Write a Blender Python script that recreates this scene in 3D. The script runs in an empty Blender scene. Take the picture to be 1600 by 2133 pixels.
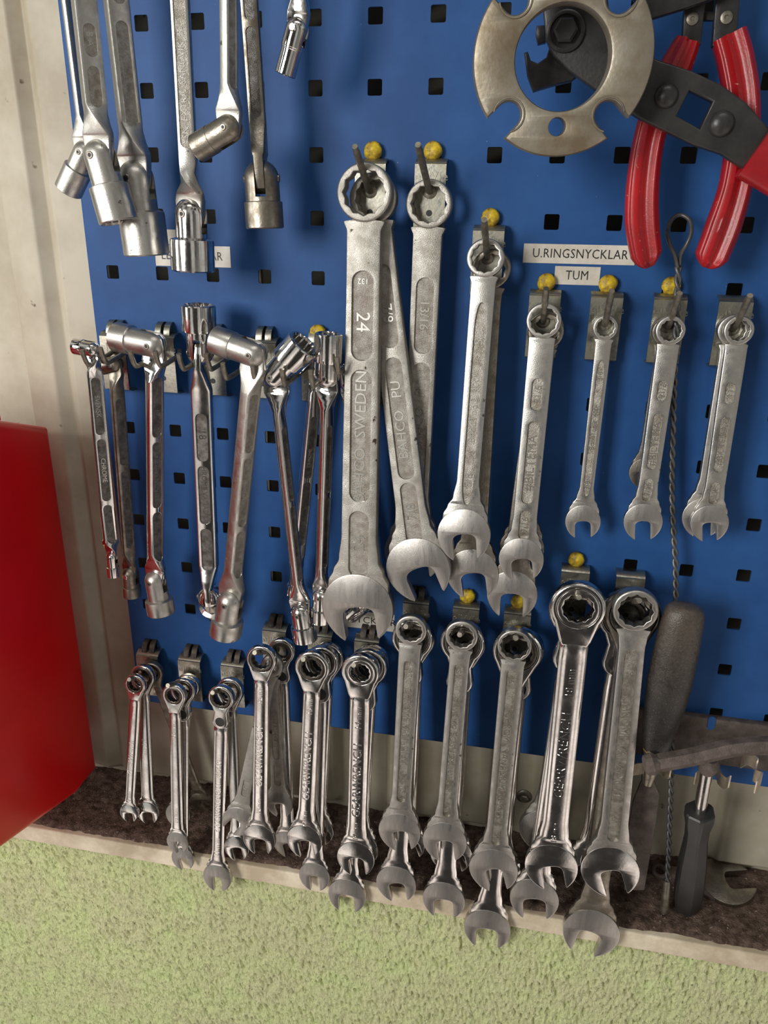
import bpy, bmesh, math, random
from mathutils import Vector, Matrix
from mathutils.geometry import tessellate_polygon
random.seed(7)
S = bpy.context.scene
COL = S.collection
PI = math.pi
R_ = math.radians

# ---------------------------------------------------------------- camera
W_, H_ = 1600.0, 2133.0
F = 1593.913
RW = Matrix(((0.98042896, 0.19627842, 0.01529156),
             (0.08368361, -0.34517960, -0.93479843),
             (-0.17820242, 0.91778310, -0.35484936)))     # world -> camera (x right, y down, z forward)
CP = Vector((0.30166018, -0.52268496, -0.03933828))
cam = bpy.data.cameras.new('camera')
cam.sensor_fit = 'VERTICAL'; cam.sensor_height = 24.0; cam.sensor_width = 18.0
cam.lens = 24.0 * F / H_
cam.clip_start = 0.01
co = bpy.data.objects.new('camera', cam); COL.objects.link(co)
rt = RW.transposed()
m3 = Matrix((rt.col[0], -rt.col[1], -rt.col[2])).transposed()
co.matrix_world = Matrix.Translation(CP) @ m3.to_4x4()
S.camera = co

# ---------------------------------------------------------------- world, light, exposure
S.view_settings.view_transform = 'Standard'
S.view_settings.look = 'None'
S.view_settings.gamma = 1.0
S.view_settings.use_curve_mapping = False
S.view_settings.exposure = 0.0

world = bpy.data.worlds.new('World'); S.world = world
world.use_nodes = True
wn = world.node_tree; wn.nodes.clear()
wo = wn.nodes.new('ShaderNodeOutputWorld'); wb = wn.nodes.new('ShaderNodeBackground')
wt = wn.nodes.new('ShaderNodeTexCoord'); wx = wn.nodes.new('ShaderNodeMapping')
wx.inputs['Scale'].default_value = (2.2, 2.2, 1.1)
wnz = wn.nodes.new('ShaderNodeTexNoise'); wnz.inputs['Scale'].default_value = 1.3; wnz.inputs['Detail'].default_value = 2
wr = wn.nodes.new('ShaderNodeValToRGB')
e = wr.color_ramp.elements
e[0].position = 0.46; e[0].color = (0.03, 0.031, 0.03, 1)
e[1].position = 0.62; e[1].color = (0.95, 0.93, 0.86, 1)
wb.inputs['Strength'].default_value = 0.50
L = wn.links.new
L(wt.outputs['Generated'], wx.inputs['Vector']); L(wx.outputs['Vector'], wnz.inputs['Vector'])
wsx = wn.nodes.new('ShaderNodeSeparateXYZ'); L(wt.outputs['Generated'], wsx.inputs['Vector'])
wmr = wn.nodes.new('ShaderNodeMapRange'); wmr.interpolation_type = 'SMOOTHSTEP'
wmr.inputs['From Min'].default_value = -0.22; wmr.inputs['From Max'].default_value = -0.60
L(wsx.outputs['Z'], wmr.inputs['Value'])
wmx = wn.nodes.new('ShaderNodeMix'); wmx.data_type = 'RGBA'; L(wmr.outputs['Result'], wmx.inputs['Factor'])
L(wr.outputs['Color'], wmx.inputs['A'])
wr2 = wn.nodes.new('ShaderNodeValToRGB'); wr2.color_ramp.elements[0].position = 0.36; wr2.color_ramp.elements[0].color = (0.30, 0.26, 0.235, 1)
wr2.color_ramp.elements[1].position = 0.56; wr2.color_ramp.elements[1].color = (2.5, 2.2, 2.0, 1)      # sunlit workshop floor
L(wnz.outputs['Fac'], wr2.inputs['Fac']); L(wr2.outputs['Color'], wmx.inputs['B'])
L(wnz.outputs['Fac'], wr.inputs['Fac']); 
# dark shape of the person standing in front of the board, as the tools mirror it
wab = wn.nodes.new('ShaderNodeMath'); wab.operation = 'ABSOLUTE'
wsu = wn.nodes.new('ShaderNodeMath'); wsu.operation = 'SUBTRACT'; wsu.inputs[1].default_value = 0.02
L(wsx.outputs['X'], wsu.inputs[0]); L(wsu.outputs[0], wab.inputs[0])
wm1 = wn.nodes.new('ShaderNodeMapRange'); wm1.interpolation_type = 'SMOOTHSTEP'
wm1.inputs['From Min'].default_value = 0.34; wm1.inputs['From Max'].default_value = 0.14; L(wab.outputs[0], wm1.inputs['Value'])
wm2 = wn.nodes.new('ShaderNodeMapRange'); wm2.inputs['From Min'].default_value = -0.35; wm2.inputs['From Max'].default_value = -0.5; L(wsx.outputs['Y'], wm2.inputs['Value'])
wm3 = wn.nodes.new('ShaderNodeMapRange'); wm3.interpolation_type = 'SMOOTHSTEP'; wm3.inputs['From Min'].default_value = 0.32; wm3.inputs['From Max'].default_value = 0.12; L(wsx.outputs['Z'], wm3.inputs['Value'])
wp1 = wn.nodes.new('ShaderNodeMath'); wp1.operation = 'MULTIPLY'; L(wm1.outputs['Result'], wp1.inputs[0]); L(wm2.outputs['Result'], wp1.inputs[1])
wp2 = wn.nodes.new('ShaderNodeMath'); wp2.operation = 'MULTIPLY'; L(wp1.outputs[0], wp2.inputs[0]); L(wm3.outputs['Result'], wp2.inputs[1])
wpm = wn.nodes.new('ShaderNodeMix'); wpm.data_type = 'RGBA'; L(wp2.outputs[0], wpm.inputs['Factor']); L(wmx.outputs['Result'], wpm.inputs['A'])
wpm.inputs['B'].default_value = (0.07, 0.065, 0.06, 1)
L(wpm.outputs['Result'], wb.inputs['Color']); L(wb.outputs['Background'], wo.inputs['Surface'])

def area(name, loc, target, sx, sy, power, color):
    d = bpy.data.lights.new(name, 'AREA'); d.shape = 'RECTANGLE'; d.size = sx; d.size_y = sy
    d.energy = power; d.color = color
    o = bpy.data.objects.new(name, d); COL.objects.link(o)
    o.location = loc
    o.rotation_euler = (Vector(target) - Vector(loc)).to_track_quat('-Z', 'Y').to_euler()
    return o
area('window_light', (-0.62, -1.50, 0.22), (0.2, 0, -0.25), 0.50, 0.60, 21, (1.0, 0.975, 0.93))
area('side_edge_fill', (-1.25, -0.75, 0.05), (0.2, 0, -0.2), 0.35, 1.1, 7, (1.0, 0.98, 0.92))  # added lamp, not a known window; brightens the left edges of the shanks
area('overhead_strip_fill', (0.5, -1.0, 1.7), (0.25, 0, -0.25), 1.2, 0.10, 6, (1.0, 0.96, 0.9))  # added overhead lamp, gives the chrome a bright shape to mirror

# ---------------------------------------------------------------- pixel -> point at a given real depth
def ray(x, y): return rt @ Vector(((x - 800) / F, (y - 1066.5) / F, 1))
def at(x, y, Y=0.0):
    d = ray(x, y); return CP + d * ((Y - CP.y) / d.y)
def atz(x, y, Z):
    d = ray(x, y); return CP + d * ((Z - CP.z) / d.z)
def atx(x, y, X):
    d = ray(x, y); return CP + d * ((X - CP.x) / d.x)
def ppm(P):                                   # metres per photo pixel at P
    return (RW @ (Vector(P) - CP)).z / F

# ---------------------------------------------------------------- materials
def srgb(r, g, b):
    f = lambda c: (c / 255 / 12.92) if c / 255 <= 0.04045 else ((c / 255 + 0.055) / 1.055) ** 2.4
    return (f(r), f(g), f(b), 1)
def mat(name, base, metal=0.0, rough=0.5, noise=None, nscale=40, bump=0.0, bscale=200, spec=0.5,
        rnoise=0.0, specks=None, speck_scale=300, speck_t=0.72, stretch=(1, 1, 1), coat=0.0):
    m = bpy.data.materials.new(name); m.use_nodes = True
    nt = m.node_tree; N = nt.nodes; K = nt.links.new
    b = N['Principled BSDF']
    b.inputs['Base Color'].default_value = base; b.inputs['Metallic'].default_value = metal
    b.inputs['Roughness'].default_value = rough; b.inputs['Specular IOR Level'].default_value = spec
    b.inputs['Coat Weight'].default_value = coat
    tc = N.new('ShaderNodeTexCoord'); mp = N.new('ShaderNodeMapping'); K(tc.outputs['Object'], mp.inputs['Vector'])
    mp.inputs['Scale'].default_value = stretch
    last = None
    if noise:
        n = N.new('ShaderNodeTexNoise'); n.inputs['Scale'].default_value = nscale; n.inputs['Detail'].default_value = 5
        n.inputs['Roughness'].default_value = 0.65
        K(mp.outputs['Vector'], n.inputs['Vector'])
        r = N.new('ShaderNodeValToRGB'); r.color_ramp.elements[0].position = 0.38; r.color_ramp.elements[1].position = 0.66
        r.color_ramp.elements[0].color = noise; r.color_ramp.elements[1].color = base
        K(n.outputs['Fac'], r.inputs['Fac']); last = r.outputs['Color']
        if rnoise:
            mr = N.new('ShaderNodeMapRange'); mr.inputs['To Min'].default_value = rough + rnoise; mr.inputs['To Max'].default_value = max(rough - rnoise * .4, .05)
            mr.inputs['From Min'].default_value = 0.35; mr.inputs['From Max'].default_value = 0.65
            K(n.outputs['Fac'], mr.inputs['Value']); K(mr.outputs['Result'], b.inputs['Roughness'])
    if specks:
        n2 = N.new('ShaderNodeTexNoise'); n2.inputs['Scale'].default_value = speck_scale; n2.inputs['Detail'].default_value = 3
        K(tc.outputs['Object'], n2.inputs['Vector'])
        r2 = N.new('ShaderNodeMapRange'); r2.inputs['From Min'].default_value = speck_t; r2.inputs['From Max'].default_value = speck_t + 0.05
        K(n2.outputs['Fac'], r2.inputs['Value'])
        mx = N.new('ShaderNodeMix'); mx.data_type = 'RGBA'
        K(r2.outputs['Result'], mx.inputs['Factor'])
        if last: K(last, mx.inputs['A'])
        else: mx.inputs['A'].default_value = base
        mx.inputs['B'].default_value = specks
        last = mx.outputs['Result']
    if last: K(last, b.inputs['Base Color'])
    if bump:
        n3 = N.new('ShaderNodeTexNoise'); n3.inputs['Scale'].default_value = bscale; n3.inputs['Detail'].default_value = 4
        K(mp.outputs['Vector'], n3.inputs['Vector'])
        bp = N.new('ShaderNodeBump'); bp.inputs['Strength'].default_value = bump; bp.inputs['Distance'].default_value = 0.001
        K(n3.outputs['Fac'], bp.inputs['Height']); K(bp.outputs['Normal'], b.inputs['Normal'])
    return m
M = {}
M['blue'] = mat('blue_powder_coat', srgb(42, 87, 146), 0, 0.5, noise=srgb(34, 74, 130), nscale=14, specks=srgb(150, 160, 170), speck_scale=420, speck_t=0.74, bump=0.04, bscale=900, spec=0.22)
M['satin'] = mat('satin_chrome', (0.62, 0.61, 0.58, 1), 1, 0.33, noise=(0.46, 0.44, 0.40, 1), nscale=130, rnoise=0.12, bump=0.10, bscale=1500, specks=(0.16, 0.13, 0.10, 1), speck_scale=240, speck_t=0.71)
M['cast'] = mat('matt_forged_steel', (0.52, 0.50, 0.46, 1), 1, 0.42, noise=(0.36, 0.34, 0.30, 1), nscale=90, rnoise=0.10, bump=0.30, bscale=2200, specks=(0.07, 0.05, 0.04, 1), speck_scale=150, speck_t=0.70)
M['ground'] = mat('ground_steel_face', (0.60, 0.58, 0.55, 1), 1, 0.30, noise=(0.48, 0.45, 0.42, 1), nscale=60, rnoise=0.08, bump=0.12, bscale=900, stretch=(6, 1, 1))
M['chrome'] = mat('polished_chrome', (0.80, 0.79, 0.77, 1), 1, 0.10, noise=(0.66, 0.63, 0.60, 1), nscale=70, rnoise=0.12, bump=0.03, bscale=500)
M['tarnished'] = mat('tarnished_steel', (0.40, 0.37, 0.32, 1), 1, 0.36, noise=(0.22, 0.19, 0.15, 1), nscale=120, rnoise=0.14, bump=0.12, bscale=900)
M['brown'] = mat('dusty_brown_steel', (0.16, 0.125, 0.11, 1), 0.25, 0.62, noise=(0.085, 0.066, 0.056, 1), nscale=110, bump=0.5, bscale=1300)
M['rod'] = mat('dull_zinc_wire', (0.34, 0.32, 0.27, 1), 0.85, 0.45, noise=(0.20, 0.18, 0.14, 1), nscale=260, bump=0.1, bscale=1500)
M['zinc'] = mat('zinc_plated_plate', (0.52, 0.52, 0.46, 1), 1, 0.30, noise=(0.30, 0.28, 0.22, 1), nscale=110, rnoise=0.18, bump=0.06, bscale=600)
M['dark_tab'] = mat('dirty_tab_steel', (0.13, 0.11, 0.09, 1), 0.7, 0.6, noise=(0.05, 0.04, 0.035, 1), nscale=200, bump=0.3, bscale=1200)
M['slot'] = mat('recess_grey_metal', (0.38, 0.36, 0.33, 1), 1, 0.48, noise=(0.25, 0.23, 0.20, 1), nscale=300, bump=0.4, bscale=2500)
M['ink_hole_black'] = mat('black_ink_and_hole_shade', (0.01, 0.01, 0.012, 1), 0, 0.5)  # label print, also the black that paints shade inside holes
M['black_rubber'] = mat('black_plastic', (0.018, 0.018, 0.019, 1), 0, 0.42, noise=(0.03, 0.029, 0.027, 1), nscale=50, bump=0.1, bscale=900)
M['dusty_black'] = mat('dusty_black_plastic', (0.010, 0.010, 0.011, 1), 0, 0.33, noise=(0.032, 0.029, 0.025, 1), nscale=38, bump=0.35, bscale=1100, specks=srgb(88, 82, 74), speck_scale=1150, speck_t=0.64)
M['black_steel'] = mat('black_oxide_steel', (0.022, 0.022, 0.023, 1), 0.2, 0.36, noise=(0.04, 0.038, 0.036, 1), nscale=70, bump=0.08, bscale=700)
M['red_grip'] = mat('red_vinyl_grip', srgb(172, 22, 30), 0, 0.34, noise=srgb(140, 22, 28), nscale=40, bump=0.08, bscale=900, specks=srgb(190, 120, 105), speck_scale=420, speck_t=0.69)
M['red_box'] = mat('red_painted_cabinet', srgb(222, 8, 14), 0, 0.34, noise=srgb(205, 6, 12), nscale=6)
M['sticker'] = mat('white_label_tape', srgb(222, 218, 208), 0, 0.45, noise=srgb(200, 192, 178), nscale=60)
M['yellow'] = mat('yellow_plastic_plug', srgb(240, 208, 36), 0, 0.5, noise=srgb(120, 92, 40), nscale=120, bump=0.35, bscale=500)
M['wire'] = mat('grey_galvanised_wire', (0.17, 0.17, 0.17, 1), 0.6, 0.42, noise=(0.10, 0.10, 0.10, 1), nscale=100)
M['spacer'] = mat('stained_cast_alloy', (0.42, 0.39, 0.32, 1), 0.75, 0.46, noise=(0.22, 0.175, 0.115, 1), nscale=26, rnoise=0.1, bump=0.12, bscale=500, specks=(0.12, 0.09, 0.06, 1), speck_scale=120, speck_t=0.72)
M['cream_metal'] = mat('bare_spring_steel', (0.80, 0.72, 0.58, 1), 0.75, 0.36, noise=(0.6, 0.5, 0.38, 1), nscale=120)
M['dirt'] = mat('brown_shop_dust', srgb(116, 98, 88), 0, 0.95, noise=srgb(70, 57, 50), nscale=160, bump=1.0, bscale=700, spec=0.1, specks=srgb(165, 148, 134), speck_scale=520, speck_t=0.66)
M['ledge'] = mat('painted_sill_board', srgb(232, 220, 196), 0, 0.6, noise=srgb(190, 174, 148), nscale=28, bump=0.15, bscale=300)
M['wall_white'] = mat('dirty_white_sheet_steel', srgb(190, 184, 166), 0, 0.5, noise=srgb(162, 152, 132), nscale=11, bump=0.05, bscale=300, specks=srgb(95, 75, 58), speck_scale=75, speck_t=0.715)

def plaster():
    m = bpy.data.materials.new('green_rough_plaster'); m.use_nodes = True
    nt = m.node_tree; N = nt.nodes; K = nt.links.new; b = N['Principled BSDF']
    b.inputs['Roughness'].default_value = 0.85; b.inputs['Specular IOR Level'].default_value = 0.2
    tc = N.new('ShaderNodeTexCoord')
    n = N.new('ShaderNodeTexNoise'); n.inputs['Scale'].default_value = 18; n.inputs['Detail'].default_value = 8; n.inputs['Roughness'].default_value = 0.7
    K(tc.outputs['Object'], n.inputs['Vector'])
    r = N.new('ShaderNodeValToRGB'); r.color_ramp.elements[0].color = srgb(214, 214, 168); r.color_ramp.elements[1].color = srgb(214, 226, 164)
    r.color_ramp.elements[0].position = 0.4; r.color_ramp.elements[1].position = 0.62
    K(n.outputs['Fac'], r.inputs['Fac'])
    # crumbly trowel texture: stretched noise + fine noise
    mp = N.new('ShaderNodeMapping'); mp.inputs['Scale'].default_value = (420, 420, 190); mp.inputs['Rotation'].default_value = (0, R_(-22), 0)
    K(tc.outputs['Object'], mp.inputs['Vector'])
    n1 = N.new('ShaderNodeTexNoise'); n1.inputs['Scale'].default_value = 1.0; n1.inputs['Detail'].default_value = 6; n1.inputs['Roughness'].default_value = 0.62
    K(mp.outputs['Vector'], n1.inputs['Vector'])
    n2 = N.new('ShaderNodeTexNoise'); n2.inputs['Scale'].default_value = 420; n2.inputs['Detail'].default_value = 4
    K(tc.outputs['Object'], n2.inputs['Vector'])
    ad = N.new('ShaderNodeMath'); ad.operation = 'MULTIPLY_ADD'; ad.inputs[1].default_value = 0.35
    K(n2.outputs['Fac'], ad.inputs[0]); K(n1.outputs['Fac'], ad.inputs[2])
    bp = N.new('ShaderNodeBump'); bp.inputs['Strength'].default_value = 1.0; bp.inputs['Distance'].default_value = 0.003
    K(ad.outputs[0], bp.inputs['Height']); K(bp.outputs['Normal'], b.inputs['Normal'])
    # brown grime specks of their own shape
    n4 = N.new('ShaderNodeTexNoise'); n4.inputs['Scale'].default_value = 1.7; n4.inputs['Detail'].default_value = 5
    K(mp.outputs['Vector'], n4.inputs['Vector'])
    r4 = N.new('ShaderNodeMapRange'); r4.inputs['From Min'].default_value = 0.60; r4.inputs['From Max'].default_value = 0.70; r4.inputs['To Max'].default_value = 0.7
    K(n4.outputs['Fac'], r4.inputs['Value'])
    mx = N.new('ShaderNodeMix'); mx.data_type = 'RGBA'; K(r4.outputs['Result'], mx.inputs['Factor'])
    K(r.outputs['Color'], mx.inputs['A']); mx.inputs['B'].default_value = srgb(92, 84, 62)
    K(mx.outputs['Result'], b.inputs['Base Color'])
    return m
M['plaster'] = plaster()
M['gear'] = mat('dark_gear_steel', (0.20, 0.185, 0.165, 1), 1, 0.32, noise=(0.10, 0.085, 0.07, 1), nscale=200)  # darker steel for the ratchet gear and its bore
M['floor_cast'] = mat('recess_floor_steel', (0.45, 0.425, 0.385, 1), 1, 0.46, noise=(0.29, 0.26, 0.225, 1), nscale=160, bump=0.5, bscale=2300)  # sunk panel floors, toned darker than the shank around them
M['floor_satin'] = mat('recess_floor_chrome', (0.44, 0.42, 0.38, 1), 1, 0.40, noise=(0.24, 0.215, 0.18, 1), nscale=190, bump=0.4, bscale=2300)
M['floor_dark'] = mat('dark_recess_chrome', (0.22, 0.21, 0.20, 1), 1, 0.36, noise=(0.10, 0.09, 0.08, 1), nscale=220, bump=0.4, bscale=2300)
M['letters'] = mat('worn_raised_lettering', (0.62, 0.60, 0.56, 1), 1, 0.34)
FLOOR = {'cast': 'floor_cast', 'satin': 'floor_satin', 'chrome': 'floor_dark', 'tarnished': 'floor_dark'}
def dusty_handle():
    m = M['dusty_black']; nt = m.node_tree; N = nt.nodes; K = nt.links.new
    b = N['Principled BSDF']; src = b.inputs['Base Color'].links[0].from_socket
    tc = N.new('ShaderNodeTexCoord'); sp = N.new('ShaderNodeSeparateXYZ'); K(tc.outputs['Object'], sp.inputs['Vector'])
    n = N.new('ShaderNodeTexNoise'); n.inputs['Scale'].default_value = 380; n.inputs['Detail'].default_value = 8; n.inputs['Roughness'].default_value = .8; K(tc.outputs['Object'], n.inputs['Vector'])
    a = N.new('ShaderNodeMath'); a.operation = 'MULTIPLY_ADD'; a.inputs[1].default_value = 6.0; K(sp.outputs['Z'], a.inputs[0]); K(n.outputs['Fac'], a.inputs[2])
    r = N.new('ShaderNodeMapRange'); r.inputs['From Min'].default_value = 0.12; r.inputs['From Max'].default_value = 0.55; r.inputs['To Max'].default_value = 0.7; K(a.outputs[0], r.inputs['Value'])
    mx = N.new('ShaderNodeMix'); mx.data_type = 'RGBA'; K(r.outputs['Result'], mx.inputs['Factor']); K(src, mx.inputs['A']); mx.inputs['B'].default_value = srgb(98, 87, 77)
    K(mx.outputs['Result'], b.inputs['Base Color'])
dusty_handle()

# ---------------------------------------------------------------- mesh helpers
def finish(bm, name, material, parent=None, smooth=True, angle=32, mtx=None, doubles=0):
    if doubles: bmesh.ops.remove_doubles(bm, verts=bm.verts, dist=doubles)
    bmesh.ops.recalc_face_normals(bm, faces=bm.faces)
    me = bpy.data.meshes.new(name); bm.to_mesh(me); bm.free()
    if smooth:
        me.shade_smooth(); me.set_sharp_from_angle(angle=R_(angle))
    me.materials.append(M[material] if isinstance(material, str) else material)
    o = bpy.data.objects.new(name, me); COL.objects.link(o)
    if parent is not None: o.parent = parent
    if mtx is not None: o.matrix_local = mtx
    return o
def tag(o, label, cat, group=None, kind=None):
    o['label'] = label
    o['category'] = cat
    if group: o['group'] = group
    if kind: o['kind'] = kind
    return o
def thing(name, mtx, label, cat, group=None):
    o = bpy.data.objects.new(name, None); COL.objects.link(o); o.empty_display_size = 0.01
    o.matrix_world = mtx
    return tag(o, label, cat, group)
def struct(o): o['kind'] = 'structure'; return o

def add_box(bm, x0, x1, y0, y1, z0, z1, mtx=None):
    vs = [bm.verts.new((x, y, z)) for x in (x0, x1) for y in (y0, y1) for z in (z0, z1)]
    for f in ((0, 1, 3, 2), (4, 6, 7, 5), (0, 4, 5, 1), (2, 3, 7, 6), (0, 2, 6, 4), (1, 5, 7, 3)):
        bm.faces.new([vs[i] for i in f])
    if mtx is not None: bmesh.ops.transform(bm, matrix=mtx, verts=vs)
    return vs
def add_loft(bm, secs, cap=True, closed=True):
    rings = [[bm.verts.new(p) for p in s] for s in secs]
    n = len(rings[0])
    for a, b in zip(rings, rings[1:]):
        for i in range(n if closed else n - 1):
            j = (i + 1) % n
            try: bm.faces.new((a[i], a[j], b[j], b[i]))
            except ValueError: pass
    if cap:
        for r in (rings[0], rings[-1]):
            try: bm.faces.new(r)
            except ValueError: pass
    return rings
def frame_of(d, up=Vector((0, 0, 1))):
    d = d.normalized()
    if abs(d.dot(up)) > 0.98: up = Vector((0, 1, 0))
    s = d.cross(up).normalized(); u = s.cross(d).normalized()
    return s, u
def smooth_path(pts, n=6):
    P = [Vector(p) for p in pts]; out = []
    for i in range(len(P) - 1):
        p0 = P[max(i - 1, 0)]; p1 = P[i]; p2 = P[i + 1]; p3 = P[min(i + 2, len(P) - 1)]
        for k in range(n):
            t = k / n
            out.append(0.5 * ((2 * p1) + (p2 - p0) * t + (2 * p0 - 5 * p1 + 4 * p2 - p3) * t * t + (3 * p1 - p0 - 3 * p2 + p3) * t ** 3))
    out.append(P[-1]); return out
def add_tube(bm, pts, r, seg=12, cap=True):
    pts = [Vector(p) for p in pts]; secs = []; u = None
    for i, p in enumerate(pts):
        d = (pts[min(i + 1, len(pts) - 1)] - pts[max(i - 1, 0)]).normalized()
        if u is None: s, u = frame_of(d)
        else:
            u = (u - d * u.dot(d)).normalized(); s = d.cross(u)
        rr = r[min(i, len(r) - 1)] if isinstance(r, (list, tuple)) else r
        secs.append([p + (s * math.cos(2 * PI * k / seg) + u * math.sin(2 * PI * k / seg)) * rr for k in range(seg)])
    add_loft(bm, secs, cap)
def add_lathe(bm, prof, seg=40, mtx=None, star=None, cap=True):
    """prof: list of (z, r[, starflag]) along local Z; star multiplies radius for flagged rings"""
    secs = []
    for p in prof:
        z, r = p[0], p[1]; st = len(p) > 2 and p[2]
        ring = []
        for k in range(seg):
            q = r
            if st: q = r * (1.0 if k % 4 < 2 else 0.90) if not star else r * star(k, seg)
            a = 2 * PI * k / seg
            ring.append(Vector((q * math.cos(a), q * math.sin(a), z)))
        secs.append(ring)
    n0 = len(bm.verts)
    add_loft(bm, secs, cap)
    if mtx is not None:
        bm.verts.ensure_lookup_table()
        bmesh.ops.transform(bm, matrix=mtx, verts=bm.verts[n0:])
def offset_loop(loop, d):
    n = len(loop); out = []
    for i in range(n):
        a = Vector(loop[i - 1]); b = Vector(loop[i]); c = Vector(loop[(i + 1) % n])
        e1 = (b - a).normalized(); e2 = (c - b).normalized()
        n1 = Vector((-e1.y, e1.x)); n2 = Vector((-e2.y, e2.x))
        mm = n1 + n2
        l = mm.length
        if l < 1e-4: out.append(b + n1 * d); continue
        mm /= l; k = 1 / max(mm.dot(n1), 0.45)
        out.append(b + mm * d * k)
    return out
def area2(l): return sum(l[i - 1][0] * l[i][1] - l[i][0] * l[i - 1][1] for i in range(len(l)))
def add_plate(bm, loops, t, bev, seg=2, mtx=None):
    """loops: outer first then holes, 2D (x,z) points; plate in XZ, thickness 2t in Y; bev list per loop"""
    n0 = len(bm.verts)
    fr = []; bk = []
    for li, lp in enumerate(loops):
        lp = [Vector((p[0], p[1])) for p in lp]
        if (area2(lp) > 0) != (li == 0): lp = lp[::-1]
        b = bev[li] if isinstance(bev, (list, tuple)) else bev
        b = min(b, t * 0.98)
        prof = []
        for k in range(seg + 1):
            a = (PI / 2) * k / seg
            prof.append((b * (1 - math.sin(a)), -t + b * (1 - math.cos(a))))   # inset, y
        prof = prof + [(i, -y) for i, y in prof[::-1]]
        if b < 1e-7: prof = [(0, -t), (0, t)]
        rings = []
        for ins, y in prof:
            ol = offset_loop(lp, ins) if ins > 1e-9 else lp
            rings.append([bm.verts.new((p.x, y, p.y)) for p in ol])
        n = len(lp)
        for a, c in zip(rings, rings[1:]):
            for i in range(n):
                j = (i + 1) % n
                bm.faces.new((a[i], a[j], c[j], c[i]))
        fr.append(rings[0]); bk.append(rings[-1])
    for grp in (fr, bk):
        flat = [v for r in grp for v in r]
        tris = tessellate_polygon([[Vector((v.co.x, v.co.z, 0)) for v in r] for r in grp])
        for tr in tris:
            try: bm.faces.new([flat[i] for i in tr])
            except ValueError: pass
    if mtx is not None:
        bm.verts.ensure_lookup_table()
        bmesh.ops.transform(bm, matrix=mtx, verts=bm.verts[n0:])
def circle(r, n=40, cx=0, cz=0, a0=0): return [(cx + r * math.cos(a0 + 2 * PI * k / n), cz + r * math.sin(a0 + 2 * PI * k / n)) for k in range(n)]
def twelve(r, sub=1):
    """12-point bore: the union of two hexagons"""
    out = []
    for k in range(24):
        a = 2 * PI * k / 24; q = r if k % 2 == 0 else r * 0.905
        out.append((q * math.cos(a), q * math.sin(a)))
    return out
def boolean(o, cutter, op='DIFFERENCE'):
    md = o.modifiers.new('b', 'BOOLEAN'); md.operation = op; md.object = cutter; md.solver = 'EXACT'
    dg = bpy.context.evaluated_depsgraph_get()
    me = bpy.data.meshes.new_from_object(o.evaluated_get(dg))
    o.modifiers.clear(); old = o.data; o.data = me; bpy.data.meshes.remove(old)
    me.shade_smooth(); me.set_sharp_from_angle(angle=R_(32))
    cm = cutter.data; bpy.data.objects.remove(cutter); bpy.data.meshes.remove(cm)
def lettering(parent, s, x, y, z, size, rot=0, ext=0.00022, material='ground', name='embossed_lettering', sx=1.0, twist=0, spacing=1.0, bold=0.0):
    """raised letters facing -Y; rot = anticlockwise degrees as read from the front"""
    cu = bpy.data.curves.new('t', 'FONT'); cu.body = s; cu.size = size; cu.extrude = ext; cu.resolution_u = 2
    cu.align_x = 'CENTER'; cu.align_y = 'CENTER'; cu.space_character = spacing
    cu.offset = 0.0
    to = bpy.data.objects.new('t', cu); COL.objects.link(to)
    dg = bpy.context.evaluated_depsgraph_get()
    me = bpy.data.meshes.new_from_object(to.evaluated_get(dg)); me.name = name
    bpy.data.objects.remove(to); bpy.data.curves.remove(cu)
    me.transform(Matrix.Translation((0, 0, 0)) @ Matrix.Diagonal((sx, 1, 1, 1)))
    me.materials.clear(); me.materials.append(M[material])
    o = bpy.data.objects.new(name, me); COL.objects.link(o); o.parent = parent
    o.matrix_local = Matrix.Rotation(R_(twist), 4, 'Z') @ Matrix.Translation((x, y, z)) @ Matrix.Rotation(R_(-rot), 4, 'Y') @ Matrix.Rotation(PI / 2, 4, 'X')
    return o
def frame(P0, P1, yaw=0, nh=Vector((0, -1, 0))):
    """local -Z runs P0->P1, local -Y is the face that looks out of the board"""
    a = (P1 - P0).normalized()
    n = (nh - a * nh.dot(a)).normalized()
    n = Matrix.Rotation(R_(yaw), 3, -a) @ n          # positive yaw turns the face to the right
    y = -n; z = -a; x = y.cross(z)
    m = Matrix((x, y, z)).transposed().to_4x4(); m.translation = P0
    return m

# ---------------------------------------------------------------- shank loft (with sunk panels)
def ptsec(w, t, r, c, b, d):
    c = max(c, 1e-5); b = min(b, max(w - r - c - 1e-6, 1e-6))
    return [(-w + r, t), (w - r, t), (w - .3 * r, t - .3 * r), (w, t - r), (w, -t + r), (w - .3 * r, -t + .3 * r), (w - r, -t),
            (c + b, -t), (c, -t + d), (-c, -t + d), (-c - b, -t), (-w + r, -t), (-w + .3 * r, -t + .3 * r), (-w, -t + r), (-w, t - r), (-w + .3 * r, t - .3 * r)]
def ovalsec(w, t, k=0.72, n=20):
    out = []
    for i in range(n):
        a = 2 * PI * i / n; c, s = math.cos(a), math.sin(a)
        out.append((w * math.copysign(abs(c) ** k, c), t * math.copysign(abs(s) ** k, s)))
    return out
def interp(keys, s, smooth=True):
    if s <= keys[0][0]: return keys[0][1:]
    for a, b in zip(keys, keys[1:]):
        if s <= b[0]:
            u = (s - a[0]) / max(b[0] - a[0], 1e-9)
            if smooth: u = u * u * (3 - 2 * u)
            return tuple(p + (q - p) * u for p, q in zip(a[1:], b[1:]))
    return keys[-1][1:]
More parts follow.
